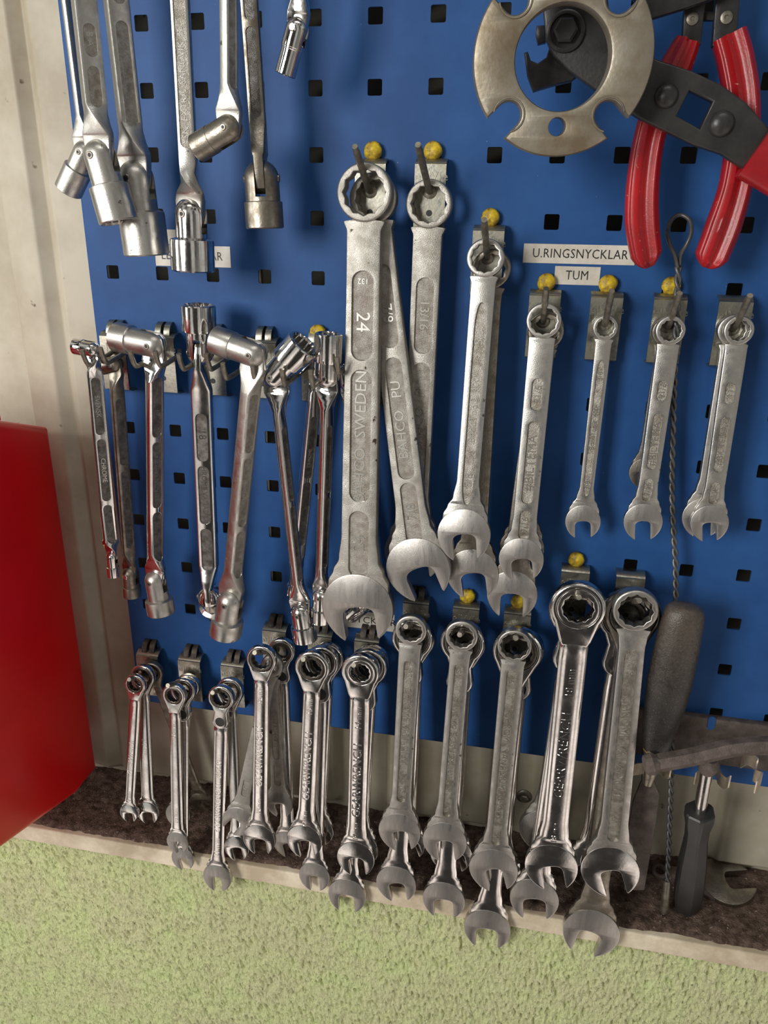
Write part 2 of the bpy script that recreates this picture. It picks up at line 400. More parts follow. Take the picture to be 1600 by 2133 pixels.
def shank(parent, keys, material, slots=(), depth=0.0008, oval=False, rc=0.3, name='shank', smooth=True, twist=0, tz=None, k=0.72):
    """keys (s, w, t); slots (s0, s1, cw, endlen)"""
    S0, S1 = keys[0][0], keys[-1][0]
    ss = set([S0, S1])
    n = 26
    for a, b in zip(keys, keys[1:]):
        for i in range(6 if smooth else 3): ss.add(a[0] + (b[0] - a[0]) * i / (6 if smooth else 3))
    for s0, s1, cw, el in slots:
        for i in range(9):
            u = el * (1 - math.cos(PI / 2 * i / 8)); ss.add(s0 + u); ss.add(s1 - u)
        ss.add(s0 - 1e-5); ss.add(s1 + 1e-5)
    ss = sorted(x for x in ss if S0 <= x <= S1)
    bm = bmesh.new(); secs = []
    for s in ss:
        w, t = interp(keys, s, smooth)
        c = b = d = 0
        for s0, s1, cw, el in slots:
            if s0 <= s <= s1:
                e_ = min(s - s0, s1 - s)
                c = cw if e_ >= el else cw * math.sqrt(max(0, 1 - (1 - e_ / el) ** 2))
                b = depth * 0.22; d = depth * min(1, c / (0.25 * cw))
        r = rc * min(w, t)
        sec = ovalsec(w, t, k) if oval else ptsec(w, t, r, c, b, d)
        if twist:
            a_, b_ = tz
            u = max(0, min(1, (s - a_) / (b_ - a_))) if s < (S0 + S1) / 2 else max(0, min(1, (S1 + S0 - s - a_) / (b_ - a_)))
            an = R_(twist) * u; ca, sa = math.cos(an), math.sin(an)
            sec = [(x * ca - y * sa, x * sa + y * ca) for x, y in sec]
        secs.append([(x, y, -s) for x, y in sec])
    rings = add_loft(bm, secs)
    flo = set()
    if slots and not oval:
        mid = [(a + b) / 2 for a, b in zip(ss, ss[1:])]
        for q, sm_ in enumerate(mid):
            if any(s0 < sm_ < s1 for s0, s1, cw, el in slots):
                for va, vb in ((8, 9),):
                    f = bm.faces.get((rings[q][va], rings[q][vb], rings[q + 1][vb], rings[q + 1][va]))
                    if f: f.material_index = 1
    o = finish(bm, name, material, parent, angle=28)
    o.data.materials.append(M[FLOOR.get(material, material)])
    return o

# ---------------------------------------------------------------- wrench parts
def jaw_loop(R, g, n=34, tip=1.11, cx=0, cz=0, phi=0, longer=0.0):
    """open-end outline: round back, two pointed tips, rounded slot opening downward"""
    h = g / 2
    a_t = math.asin(min(h * 1.16 / R, 0.95))
    out = []
    for k in range(n + 1):                        # outside, from right tip over the top to left tip
        a = -PI / 2 + a_t + (2 * PI - 2 * a_t) * k / n
        x = R * math.cos(a); z = R * math.sin(a)
        if z < 0:
            z *= tip
            x *= 1 - 0.07 * (-z / R) ** 2
            if x < 0: z *= 1 + longer * (-z / R)
        out.append((x, z))
    lz = out[-1][1]; rz = out[0][1]
    out.append((-h, lz * 0.93))
    zb = 0.02 * R
    for k in range(13):
        a = PI - PI * k / 12
        c, s = math.cos(a), math.sin(a)
        out.append((h * math.copysign(abs(c) ** .8, c), zb - h * 0.62 + h * 0.62 * abs(s) ** .8))
    out.append((h, rz * 0.93))
    ca, sa = math.cos(R_(phi)), math.sin(R_(phi))
    return [(cx + x * ca - z * sa, cz + x * sa + z * ca) for x, z in out]
def open_end(parent, L, R, g, t, phi, material, bev=0.0005):
    bm = bmesh.new()
    add_plate(bm, [jaw_loop(R, g, cz=-L, phi=phi, longer=.04)], t, bev, 2)
    return finish(bm, 'open_jaw', material, parent)
def box_end(parent, R, r, t, material, tilt=0):
    bm = bmesh.new()
    lo = circle(R, 48)
    add_plate(bm, [lo, twelve(r)], t, [min(t * .5, (R - r) * .42), min(.0006, (R - r) * .16)], 3, Matrix.Rotation(R_(tilt), 4, 'X'))
    return finish(bm, 'ring_end', material, parent, angle=40)
def ratchet_head(parent, R, r, t, w, material, face='ground', lever=False, gear='gear'):
    nk = 1.55 * R
    if lever:
        rb = 0.62 * R; zb = -1.95 * R
        lo = []
        for k in range(33):
            a = R_(-48) + R_(276) * k / 32; lo.append((R * math.cos(a), R * math.sin(a)))
        lo.append((-.50 * R, -1.2 * R))
        for k in range(13):
            a = R_(160) + R_(220) * k / 12; lo.append((rb * math.cos(a), zb + rb * math.sin(a)))
        lo.append((.50 * R, -1.2 * R))
    else:
        lo = []
        for k in range(33):
            a = R_(-34) + R_(248) * k / 32; lo.append((R * math.cos(a), R * math.sin(a)))
        lo += [(-w * 1.12, -1.32 * R), (-w * .9, -nk), (w * .9, -nk), (w * 1.12, -1.32 * R)]
    bm = bmesh.new()
    add_plate(bm, [lo, circle(r * 1.34, 40)], t, [min(t * .4, R * .12), .0003], 3)
    h = finish(bm, 'ratchet_head', material, parent, angle=40)
    bm = bmesh.new()
    add_plate(bm, [circle(r * 1.30, 40), twelve(r)], t * .97, [.0003, .0005], 2)
    finish(bm, 'ratchet_gear', gear, parent)
    if lever:
        bm = bmesh.new(); add_lathe(bm, [(-t * 1.05, .001), (-t * 1.05, .36 * R), (-t * 0.9, .40 * R), (t, .40 * R), (t, .001)], 28,
                                    Matrix.Translation((0, 0, -1.95 * R)) @ Matrix.Rotation(-PI / 2, 4, 'X') @ Matrix.Scale(1, 4))
        finish(bm, 'reversing_button', 'black_steel', parent)
    else:
        bm = bmesh.new()                          # small reversing lever on the far side of the neck
        add_plate(bm, [[(-.12 * R, -.2 * R), (.12 * R, -.2 * R), (.26 * R, -.9 * R), (.16 * R, -1.3 * R), (-.16 * R, -1.3 * R), (-.26 * R, -.9 * R)]], t * .25, .0004, 1,
                  Matrix.Translation((0, t * 1.15, -.55 * R)))
        finish(bm, 'reversing_lever', material, parent)
    return h
def wrench(ring, jaw, y0, y1, R, r, Rj, g, w0, w1, phi, label, m='satin', jm='ground', kind='box', slots=(), slotw=0, texts=(), yaw=0,
           oval=False, tilt=0, sdepth=None, pointed=False, lever=False, rm=None, group=None, nh=Vector((0, -1, 0)), P=None, tm=None, gear='gear', tr=None):
    """everything in photo pixels; converted to metres at the tool's own depth"""
    if P: P0, P1 = P
    else: P0 = at(ring[0], ring[1], y0); P1 = at(jaw[0], jaw[1], y1)
    k0, k1 = ppm(P0), ppm(P1)
    R *= k0; r *= k0; Rj *= k1; g *= k1; w0 *= k0; w1 *= k1
    Ln = (P1 - P0).length
    fr = frame(P0, P1, yaw, nh)
    nm = {'box': 'combination_wrench', 'ratchet': 'ratcheting_wrench'}[kind]
    o = thing(nm, fr, label, 'wrench', group)
    tj = Rj * .165; ts = (w0 + w1) / 2 * (tm or (.5 if oval else (.36 if m == 'cast' else .42)))
    trg = tr or (R * .30 if kind == 'box' else R * .27)
    if kind == 'box':
        box_end(o, R, r, trg, rm or m, tilt)
        rin = max((R + r) / 2, r * 1.08)
        ch = lambda s: max(R * R - s * s, 0) ** .5
        keys = [(rin, min(ch(rin) * .96, w0 * 1.05), trg * .78), (R * .97, max(w0 * 1.0, R * .76), trg * .72), (R * 1.3, max(w0, R * .64), (trg * .8 + ts) / 2), (R * 1.9, w0, ts)]
    else:
        ratchet_head(o, R, r, trg, w0, rm or m, lever=lever, gear=gear)
        s0 = 2.4 * R if lever else 1.28 * R
        keys = [(s0, w0 * .98, trg * .9), (s0 + R * .35, w0 * 1.0, ts * 1.15), (s0 + R * .9, w0, ts)]
    keys += [(Ln - 2.1 * Rj, w1, ts), (Ln - 1.4 * Rj, (w1 + .62 * Rj) / 2, ts * .95 + .0), (Ln - 1.05 * Rj, .70 * Rj, tj * .93), (Ln - .72 * Rj, .84 * Rj, tj * .86), (Ln - .38 * Rj, .86 * Rj, tj * .6)]
    keys = sorted(keys)
    sw = slotw * (k0 + k1) / 2
    sl = [(a * Ln, b * Ln, sw, sw * (5 if pointed else 1)) for a, b in slots]
    sd = sdepth or min(max(ts * .42, .0009), .0017)
    shank(o, keys, m, sl, sd, oval=oval)
    open_end(o, Ln, Rj, g, tj, phi, jm)
    for tx in texts:
        s, u, size, rot = tx[:4]; opt = tx[4] if len(tx) > 4 else {}
        inslot = any(a <= u <= b for a, b in slots)
        yy = -ts + (sd if inslot else 0)
        lettering(o, s, 0, yy, -u * Ln, size * (k0 + k1) / 2, rot, ext=opt.get('ext', .0002 if oval else .00035), material=opt.get('m', 'letters' if inslot else m), sx=opt.get('sx', 1.0), bold=opt.get('bold', 0.004))
    return o

# ---------------------------------------------------------------- flex socket wrench
def flex_socket(parent, P, ang, r1, r2, a, Ls, h, material, pin='tube', bore='star', rot=0):
    prof = []
    for k in range(9):
        p = PI / 2 * (1 - k / 8); prof.append((r1 * math.sin(p), max(r1 * math.cos(p), r1 * .02)))
    prof += [(-a, r1)]
    if r2 > r1 * 1.02: prof += [(-a - (r2 - r1) * .35, r2 * .985), (-a - (r2 - r1) * .8, r2)]
    else: prof += [(-a - .0004, r1 * .96), (-a - .0010, r1 * .96), (-a - .0014, r2)]
    prof += [(-Ls + r2 * .06, r2), (-Ls, r2 * .93), (-Ls, r2 * .82), (-Ls + r2 * .10, r2 * .76, True), (-Ls + (Ls - a) * .75, r2 * .76, True), (-Ls + (Ls - a) * .78, .0003)]
    bm = bmesh.new(); add_lathe(bm, prof, 48)
    mtx = Matrix.Translation(P) @ Matrix.Rotation(R_(ang), 4, 'X')
    o = finish(bm, 'swivel_socket', material, None)
    cb = bmesh.new(); add_box(cb, -h, h, -r1 * 3, r1 * 3, -min(a * .82, r1 * 1.15), r1 * 3)
    c = finish(cb, 'c', material, None, smooth=False)
    boolean(o, c)
    o.parent = parent; o.matrix_local = mtx
    rp = r1 * .23
    bm = bmesh.new()
    for sgn in (-1, 1):
        x1 = sgn * r1 * 1.005; x0 = sgn * h * 0.2
        mm = Matrix.Rotation(PI / 2, 4, 'Y')
        x1 = sgn * r1 * 1.045; q = [(x0, .0002), (x0, rp), (x1 - sgn * rp * .12, rp), (x1, rp * .84), (x1, .0001)]
        if pin == 'cross':
            q = [(x0, .0002), (x0, rp * 1.5), (x1, rp * 1.5), (x1 + sgn * rp * .3, rp * 1.1), (x1 + sgn * rp * .3, .0001)]
        add_lathe(bm, q, 18, mm)
    pn = finish(bm, 'hinge_pin', 'tarnished' if pin == 'tube' else 'chrome', o)
    if pin == 'tube':
        bm = bmesh.new()
        for sgn in (-1, 1):
            x1 = sgn * r1 * 1.05; add_lathe(bm, [(x1 - sgn * rp * .3, rp * .56), (x1, rp * .56), (x1, .0001)], 16, Matrix.Rotation(PI / 2, 4, 'Y'))
        finish(bm, 'pin_bore_disc', 'ink_hole_black', pn)  # flat black disc, paints the shade inside the hollow pin
    if pin == 'cross':
        bm = bmesh.new()
        for sgn in (-1, 1):
            x1 = sgn * (r1 * 1.005 + rp * .3)
            add_box(bm, x1 - .0002, x1 + .0002, -rp * .8, rp * .8, -rp * .16, rp * .16)
            add_box(bm, x1 - .0002, x1 + .0002, -rp * .16, rp * .16, -rp * .8, rp * .8)
        finish(bm, 'cross_recess_bars', 'ink_hole_black', pn, smooth=False)  # black bars, paint the shade in the screw's cross
    return o
def flex(p0, p1, y0, y1, yaw, w, t, top, bot, label, m='chrome', sm=None, slots=(), texts=(), twist=0, sdepth=None, pins=('tube', 'tube'), slotf=.55):
    """w, t: half width of the marked face and half depth of the shank (px); top/bot: (r1, r2, a, L, angle)"""
    P0 = at(p0[0], p0[1], y0); P1 = at(p1[0], p1[1], y1)
    k0, k1 = ppm(P0), ppm(P1); km = (k0 + k1) / 2
    o = thing('flex_socket_wrench', frame(P0, P1, yaw), label, 'wrench')
    Ln = (P1 - P0).length
    rt_, rb_ = top[0] * k0, bot[0] * k1
    ht, hb = rt_ * .30, rb_ * .30
    W, T = w * km, t * km
    keys = [(-rt_ * .82, ht * .9, rt_ * .35), (-rt_ * .55, ht * .9, rt_ * .72), (0, ht * .9, rt_ * .88), (rt_ * 1.12, ht * .95, rt_ * 1.02), (rt_ * 1.3, ht * 1.2, rt_ * 1.0), (rt_ * 2.9, W, T),
            (Ln - rb_ * 2.9, W, T), (Ln - rb_ * 1.3, hb * 1.2, rb_ * 1.0), (Ln - rb_ * 1.12, hb * .95, rb_ * 1.02), (Ln, hb * .9, rb_ * .88), (Ln + rb_ * .55, hb * .9, rb_ * .72), (Ln + rb_ * .82, hb * .9, rb_ * .35)]
    sl = [(a * Ln, b * Ln, W * slotf, W * slotf) for a, b in slots]
    sd = sdepth or T * .16
    shank(o, keys, sm or m, sl, sd, smooth=False, rc=.34, twist=twist, tz=(rt_ * 1.3, rt_ * 3.2))
    flex_socket(o, (0, 0, 0), top[4], rt_, top[1] * k0, top[2] * k0, top[3] * k0, ht, m, pins[0])
    flex_socket(o, (0, 0, -Ln), bot[4], rb_, bot[1] * k1, bot[2] * k1, bot[3] * k1, hb, m, pins[1])
    for tx in texts:
        s, u, size, rot = tx[:4]
        ins = any(a <= u <= b for a, b in slots)
        lettering(o, s, 0, -T + (sd if ins else 0), -u * Ln, size * km, rot, ext=.0002, material=sm or m, twist=twist)
    return o

# ================================================================ SETTING
YW, YB = 0.036, 0.022
ZL = -0.557
def wall_back():
    bm = bmesh.new()
    blocks = [(-.052, .088), (.104, .153), (.205, .293), (.486, .60), (.66, .74)]
    sl = .006
    zt, zb = .75, -.538
    prof = [(-.098, .060), (-.095, .020), (-.068, .012)]       # left return and rounded lip of the sheet post
    prof = [(-.40, .075), (-.112, .075), (-.100, YB + .004), (-.072, YB - .002), (-.062, YB + .006), (-.056, YB)]
    for i, (a, b) in enumerate(blocks):
        if i: prof.append((a - sl, YW)); prof.append((a, YB))
        prof.append((b, YB)); prof.append((b + sl, YW))
    prof.append((1.2, YW))
    v0 = [bm.verts.new((x, y, zt)) for x, y in prof]; v1 = [bm.verts.new((x, y, zb)) for x, y in prof]
    v2 = [bm.verts.new((x, max(y, YW) if y < .05 else y, zb - .010)) for x, y in prof]
    v3 = [bm.verts.new((x, max(y, YW) if y < .05 else y, ZL - .004)) for x, y in prof]
    for A, B in ((v0, v1), (v1, v2), (v2, v3)):
        for i in range(len(prof) - 1): bm.faces.new((A[i], A[i + 1], B[i + 1], B[i]))
    o = finish(bm, 'wall_back', 'wall_white', smooth=False)
    md = o.modifiers.new('bev', 'BEVEL'); md.width = .0022; md.segments = 3; md.limit_method = 'ANGLE'; md.angle_limit = R_(20)
    for p in o.data.polygons: p.use_smooth = True
    struct(o)
wall_back()
from mathutils import noise as MN
def wall_lower():
    bm = bmesh.new(); vs = []
    x0, x1, z0, z1 = -.24, .60, -.574, -.86
    nx, nz = 960, 300
    for j in range(nz + 1):
        z = z0 + (z1 - z0) * j / nz; row = []
        for i in range(nx + 1):
            x = x0 + (x1 - x0) * i / nx
            u = x + (z - z0) * max(0, .55 - 1.5 * max(0, x)) * 1.0
            h = .0010 * MN.noise(Vector((u * 230, z * 80, 0))) + .0012 * MN.noise(Vector((u * 470, z * 250, 3))) + .0008 * MN.noise(Vector((x * 90, z * 70, 7))) + .0007 * MN.noise(Vector((x * 800, z * 700, 9)))
            q = MN.noise(Vector((u * 330, z * 150, 11)))
            if q > .18: h -= (q - .18) * .009
            row.append(bm.verts.new((x, -.0465 - h, z)))
        vs.append(row)
    for j in range(nz):
        for i in range(nx): bm.faces.new((vs[j][i], vs[j][i + 1], vs[j + 1][i + 1], vs[j + 1][i]))
    o = finish(bm, 'wall_lower', 'plaster', angle=180)
    struct(o)
    bm = bmesh.new(); add_box(bm, -1.2, 1.6, -.044, .16, -1.6, -.574)
    struct(finish(bm, 'wall_base', 'plaster', smooth=False))
wall_lower()
bm = bmesh.new(); add_box(bm, -.6, 1.2, -.0485, .09, -.5735, ZL)
o = struct(finish(bm, 'trim_1', 'ledge', smooth=False))
md = o.modifiers.new('bev', 'BEVEL'); md.width = .0016; md.segments = 3
# dust lying on the sill
from mathutils import noise as MN
def dust():
    bm = bmesh.new(); nx, ny = 420, 44
    vs = []
    for i in range(nx + 1):
        row = []
        for j in range(ny + 1):
            x = -.30 + .95 * i / nx; v = j / ny
            y0 = -.0475 + .0035 + .003 * MN.noise(Vector((x * 28, 0, 3))) + .0012 * MN.noise(Vector((x * 160, 0, 5)))
            y = y0 + (YW - .0005 - y0) * v
            edge = min(1, v * 14)
            h = .0006 + edge * (.0016 + .0016 * MN.noise(Vector((x * 60, y * 60, 0))) + .0011 * MN.noise(Vector((x * 240, y * 240, 1))) + .0008 * MN.noise(Vector((x * 600, y * 600, 2)))) + .004 * max(0, v - .8) * 5 * (.5 + .5 * MN.noise(Vector((x * 40, 0, 9))))
            if v == 0: h = -.0004
            row.append(bm.verts.new((x, y, ZL + h)))
        vs.append(row)
    for i in range(nx):
        for j in range(ny): bm.faces.new((vs[i][j], vs[i + 1][j], vs[i + 1][j + 1], vs[i][j + 1]))
    o = finish(bm, 'shop_dust', 'dirt', angle=180)
    tag(o, 'thick brown dust and filings lying on the sill under the tool board', 'dust', kind='stuff')
dust()

# perforated board
PITCH, HOLE = .038, .0092
PX0, PX1, PZ0, PZ1 = -.0172, .629, -.4385, .437
def board():
    bm = bmesh.new()
    root = thing('perforated_tool_board', Matrix.Translation((.19, 0, -.4385)), 'blue steel perforated tool board with rows of square holes, fixed to the white wall', 'tool board')
    h = HOLE / 2; q = .0011
    def hole(cx, cz):
        pts = []
        for sx, sz in ((1, -1), (1, 1), (-1, 1), (-1, -1)):
            for k in range(4):
                a0 = {(1, -1): -90, (1, 1): 0, (-1, 1): 90, (-1, -1): 180}[(sx, sz)]
                a = R_(a0 + 30 * k); pts.append((cx + sx * (h - q) + q * math.cos(a), cz + sz * (h - q) + q * math.sin(a)))
        return pts
    TH = .0014
    xs = [PX0 + .0] + [PITCH * (c + .5) for c in range(0, 16)] + [PX1]
    zs = [PITCH * (r + .5) for r in range(-12, 11)]
    zs = [PZ0] + zs[1:] + [PZ1]
    for ci in range(len(xs) - 1):
        for ri in range(len(zs) - 1):
            x0, x1, z0, z1 = xs[ci], xs[ci + 1], zs[ri], zs[ri + 1]
            cx = PITCH * ci; cz = PITCH * (ri - 11)
            out = [(x0, z0), (x1, z0), (x1, z1), (x0, z1)]
            loops = [out]
            if ci <= 15 and x0 + .006 < cx < x1 - .006 and z0 + .006 < cz < z1 - .006: loops.append(hole(cx, cz)[::-1])
            flat = [p for l in loops for p in l]
            vf = [bm.verts.new((p[0], 0, p[1])) for p in flat]
            vb = [bm.verts.new((p[0], TH, p[1])) for p in flat]
            for tr in tessellate_polygon([[Vector((p[0], p[1], 0)) for p in l] for l in loops]):
                bm.faces.new([vf[i] for i in tr]); bm.faces.new([vb[i] for i in reversed(tr)])
            if len(loops) > 1:
                b = 4; n = len(loops[1])
                for i in range(n):
                    j = (i + 1) % n; bm.faces.new((vf[b + i], vf[b + j], vb[b + j], vb[b + i]))
    bmesh.ops.remove_doubles(bm, verts=bm.verts, dist=1e-5)
    # folded edges
    T = Matrix.Translation((-.19, 0, .4385))
    bmesh.ops.transform(bm, matrix=T, verts=bm.verts)
    me = bpy.data.meshes.new('panel'); bm.normal_update(); bm.to_mesh(me); bm.free(); me.materials.append(M['blue'])
    p = bpy.data.objects.new('panel', me); COL.objects.link(p); p.parent = root
    r = .0022
    def fold(pts_fn, name):
        bm = bmesh.new(); secs = []
        for s in pts_fn: secs.append(s)
        add_loft(bm, secs, cap=False, closed=False)
        bmesh.ops.transform(bm, matrix=T, verts=bm.verts)
        finish(bm, name, 'blue', root, angle=60)
    arc = [(r * (1 - math.sin(a)), r * (1 - math.cos(a))) for a in [PI / 2 * k / 6 for k in range(7)]]
    L1 = []; B1 = []
    for z in (PZ0, PZ1): L1.append([(PX0 - r + u, v, z) for u, v in arc] + [(PX0 - r, .020, z)])
    for x in (PX0, PX1): B1.append([(x, v, PZ0 - r + u) for u, v in arc] + [(x, .020, PZ0 - r)])
    fold(L1, 'folded_edge'); fold(B1, 'folded_edge')
board()

# label tape on the board
def label_tape(x0, y0, x1, y1, txt, size, label, dx=0, sx=1.0):
    A = at(x0, y0); B = at(x1, y0); C = at(x0, y1)
    w = (B - A).length; h = abs(A.z - C.z)
    c = Vector(((A.x + B.x) / 2, 0, (A.z + C.z) / 2))
    o = thing('label_tape', Matrix.Translation(c), label, 'label')
    bm = bmesh.new(); add_box(bm, -w / 2, w / 2, -.00035, 0, -h / 2, h / 2); finish(bm, 'tape', 'sticker', o, smooth=False)
    if txt: lettering(o, txt, dx * ppm(c), -.00042, 0, size * ppm(c), 0, ext=.00003, material='ink_hole_black', name='lettering', bold=.004, spacing=1.05, sx=sx)
label_tape(322, 510, 479, 553, 'LEDNYCKLAR', 24, 'white tape label reading LE and R, partly hidden by hanging swivel sockets', -2, .88)
label_tape(348, 478, 384, 509, '', 20, 'small blank white tape piece just above the left label')
label_tape(1092, 507, 1327, 547, 'U.RINGSNYCKLAR', 26, 'wide white tape label reading U.RINGSNYCKLAR beside the red grips', 2, .87)
label_tape(1157, 554, 1252, 592, 'TUM', 26, 'short white tape label reading TUM', 0, .85)
label_tape(706, 1268, 822, 1303, 'NYCKLAR', 22, 'white tape label ending in KLAR seen through the largest wrench jaw', 12)

# ================================================================ HOOKS
def plug(c, r, label, dirty=False, dx=0):
    P = Vector((c * PITCH + dx, 0, -r * PITCH + .002))
    bm = bmesh.new(); R = .0057
    add_lathe(bm, [(0, R * .75), (.002, R * .98), (.0042, R), (.006, R * .8), (.0068, R * .4), (.007, .0002)], 22, Matrix.Rotation(PI / 2, 4, 'X'))
    for v in bm.verts:
        v.co += Vector((1, 1, 1)) * .0006 * MN.noise(v.co * 500 + Vector((c, r, 0)))
    o = finish(bm, 'hole_plug', 'yellow', angle=180); o.location = P
    tag(o, label, 'plug', 'yellow plugs above the hooks')
def hook_plate(o, wz, top, bot, w=.0098, y=-.0105, tabs=False, txt=True, m='zinc', tabm='dark_tab', hole=True):
    """bent plate in thing-local coordinates"""
    bm = bmesh.new(); t = .0013
    prof = [(.001, top + .001), (-.004, top + .0016), (y + .003, top + .0004), (y + .0008, top - .0015), (y, top - .0045), (y, bot + .004), (y + .0008, bot + .0012), (y + .004, bot), (-.0004, bot - .0004)]
    pr = smooth_path([(0, a, b) for a, b in prof], 3)
    rings = []
    for sx in (-1, 1):
        pass
    secs = []
    for i, p in enumerate(pr):
        d = (pr[min(i + 1, len(pr) - 1)] - pr[max(i - 1, 0)]).normalized(); nrm = Vector((0, -d.z, d.y)) * (t / 2)
        secs.append([Vector((-w, p.y, p.z)) + nrm, Vector((w, p.y, p.z)) + nrm, Vector((w, p.y, p.z)) - nrm, Vector((-w, p.y, p.z)) - nrm])
    add_loft(bm, secs)
    finish(bm, 'plate', m, o, angle=40)
    if hole:
        bm = bmesh.new(); add_lathe(bm, [(0, .0019), (.0002, .0019), (.0002, .0001)], 20, Matrix.Translation((0, y - t / 2 - .00005, bot + .011)) @ Matrix.Rotation(PI / 2, 4, 'X'))
        finish(bm, 'screw_hole_disc', 'ink_hole_black', o)  # flat black disc on the plate, paints the shade of a hole
    if txt: lettering(o, 'e|W|e', 0.0008, y - t / 2, top - .0085, .0072, 0, ext=.0003, material=m, sx=1.15, bold=.02, name='stamped_lettering')
    if tabs:
        for s in (-1, 1):
            bm = bmesh.new()
            pts = smooth_path([(s * .0033, .0035, top + .0075), (s * .0033, -.001, top + .0085), (s * .0034, -.0055, top + .006), (s * .0034, -.0075, top + .001), (s * .0034, -.0072, top - .002)], 4)
            secs = []
            for i, p in enumerate(pts):
                d = (pts[min(i + 1, len(pts) - 1)] - pts[max(i - 1, 0)]).normalized(); n = Vector((0, -d.z, d.y)) * .0009
                secs.append([p + n + Vector((-.0022, 0, 0)), p + n + Vector((.0022, 0, 0)), p - n + Vector((.0022, 0, 0)), p - n + Vector((-.0022, 0, 0))])
            add_loft(bm, secs); finish(bm, 'tab', tabm, o, angle=50)
def hook(c, r, tipy, label, tabs=False, m='zinc', dx=0, tz=None):
    z = -r * PITCH
    o = thing('pegboard_hook', Matrix.Translation((c * PITCH + dx, 0, z)), label, 'hook', 'single pegboard hooks')
    hook_plate(o, 0, -.0045, -.045, tabs=tabs, m=m)
    bm = bmesh.new()
    L0 = Vector((0, -.010, -.0215)); L1 = Vector((0, tipy, .0005 if tz is None else tz))
    a = Vector((0, -.0165, -.0200))
    add_tube(bm, smooth_path([L0, a, L1 + (a - L1) * .5, L1 + (a - L1) * .04], 4) + [L1], [.0021] * 12 + [.0017], 16)
    finish(bm, 'rod', 'rod', o, angle=45)
    bm = bmesh.new(); add_lathe(bm, [(0, .0045), (.0006, .0045), (.0014, .0028), (.0014, .0005)], 20, Matrix.Translation((0, -.0110, -.0213)) @ Matrix.Rotation(PI / 2, 4, 'X'))
    finish(bm, 'collar', 'rod', o)
    return o
hook(5, 0, -.053, 'hook on the blue board carrying the largest matt wrench')
hook(6, 0, -.0625, 'hook carrying the lone long matt wrench, second in the top wrench row')
hook(7, 1, -.054, 'hook carrying the five-eighths wrench, lower than its two left neighbours')
hook(8, 2, -.034, 'hook carrying the nine-sixteenths wrench, left below the TUM label')
hook(9, 2, -.038, 'hook carrying the smallest satin wrench, right below the TUM label')
hook(10, 2, -.0385, 'hook carrying the seven-sixteenths wrench beside the twisted wire')
hook(11, 2, -.040, 'hook farthest right in the middle row, carrying the wrench marked 11')
for c, r, t in ((5, 0, 'largest matt wrench'), (6, 0, 'second long matt wrench'), (7, 1, 'five-eighths wrench'), (8, 2, 'nine-sixteenths wrench left of the TUM label'), (9, 2, 'smallest satin wrench right of the TUM label'), (10, 2, 'seven-sixteenths wrench, behind the twisted wire'), (9, 7, 'polished wrench marked 18 mm'), (8, 8, 'chipped wrench in the bottom row, inside a jaw'), (7, 8, 'bottom row wrench under the five-eighths jaws'), (4, 3, 'double prong hook behind tilted swivel sockets')):
    plug(c, r, 'yellow plug in the hole above the ' + t)
for c, r, ty, lab in ((0, 10, -.041, 'leftmost dirty hook of the bottom row'), (1, 10, -.049, 'second hook from the left in the bottom row, beside the red cabinet'),
                      (2, 10, -.050, 'third hook from the left in the bottom row, carrying the longest thin wrench'), (3, 9, -.054, 'fourth bottom row hook, stepping up, under the folded swivel socket'),
                      (4, 9, -.055, 'fifth bottom row hook, carrying the cream faced 13 mm wrench'), (5, 9, -.0545, 'hook under the biggest open jaw, carrying the 14 mm wrench'),
                      (6, 8, -.057, 'bottom row hook carrying the first wrench marked 15')):
    hook(c, r, ty, lab, tabs=True, tz={0: -.0094, 1: -.0044, 2: -.0048}.get(c))
hook(7, 8, -.060, 'bottom row hook with a yellow plug, carrying the second wrench marked 15')
hook(8, 8, -.056, 'bottom row hook carrying the chipped wrench, seen through an open jaw')
hook(9, 7, -.061, 'bottom row hook carrying the polished wrench marked 18 mm')
hook(10, 7, -.057, 'bottom row hook carrying the wrench marked 19, last of the row')
def double_hook(c, tips, label):
    o = thing('double_prong_hook', Matrix.Translation((c * PITCH, 0, -3 * PITCH)), label, 'hook', 'double prong hooks holding the swivel socket wrenches')
    hook_plate(o, 0, -.0045, -.045, tabs=True, m='zinc', tabm='zinc')
    base = Vector((c * PITCH, 0, -3 * PITCH))
    for (x, y, yy) in tips:
        T = at(x, y, yy) - base
        bm = bmesh.new()
        low = T.z - .0105
        pts = smooth_path([(T.x * .75, -.010, low + .004), (T.x * .95, -.020, low + .002), (T.x, yy + .010, low - .0006), (T.x, yy + .0045, low + .0006), (T.x, yy + .001, T.z - .004)], 5) + [T]
        add_tube(bm, pts, .00165, 12); finish(bm, 'prong', 'rod', o, angle=45)
double_hook(0, [(171, 729, -.050), (209, 724, -.050)], 'leftmost double prong hook, holding the two slimmest swivel wrenches')
double_hook(1, [(271, 731, -.055), (323, 731, -.055)], 'second double prong hook from the left, plate with a round hole')
double_hook(2, [(372, 737, -.055), (430, 737, -.055)], 'third double prong hook, behind the upright swivel socket')
double_hook(3, [(464, 756, -.060), (526, 763, -.060)], 'fourth double prong hook, right of the upright swivel socket')
double_hook(4, [(587, 769, -.060), (647, 772, -.060)], 'fifth double prong hook, under a yellow plug and tilted sockets')
double_hook(5, [(702, 744, -.050)], 'hook mostly hidden beside the largest matt wrench')

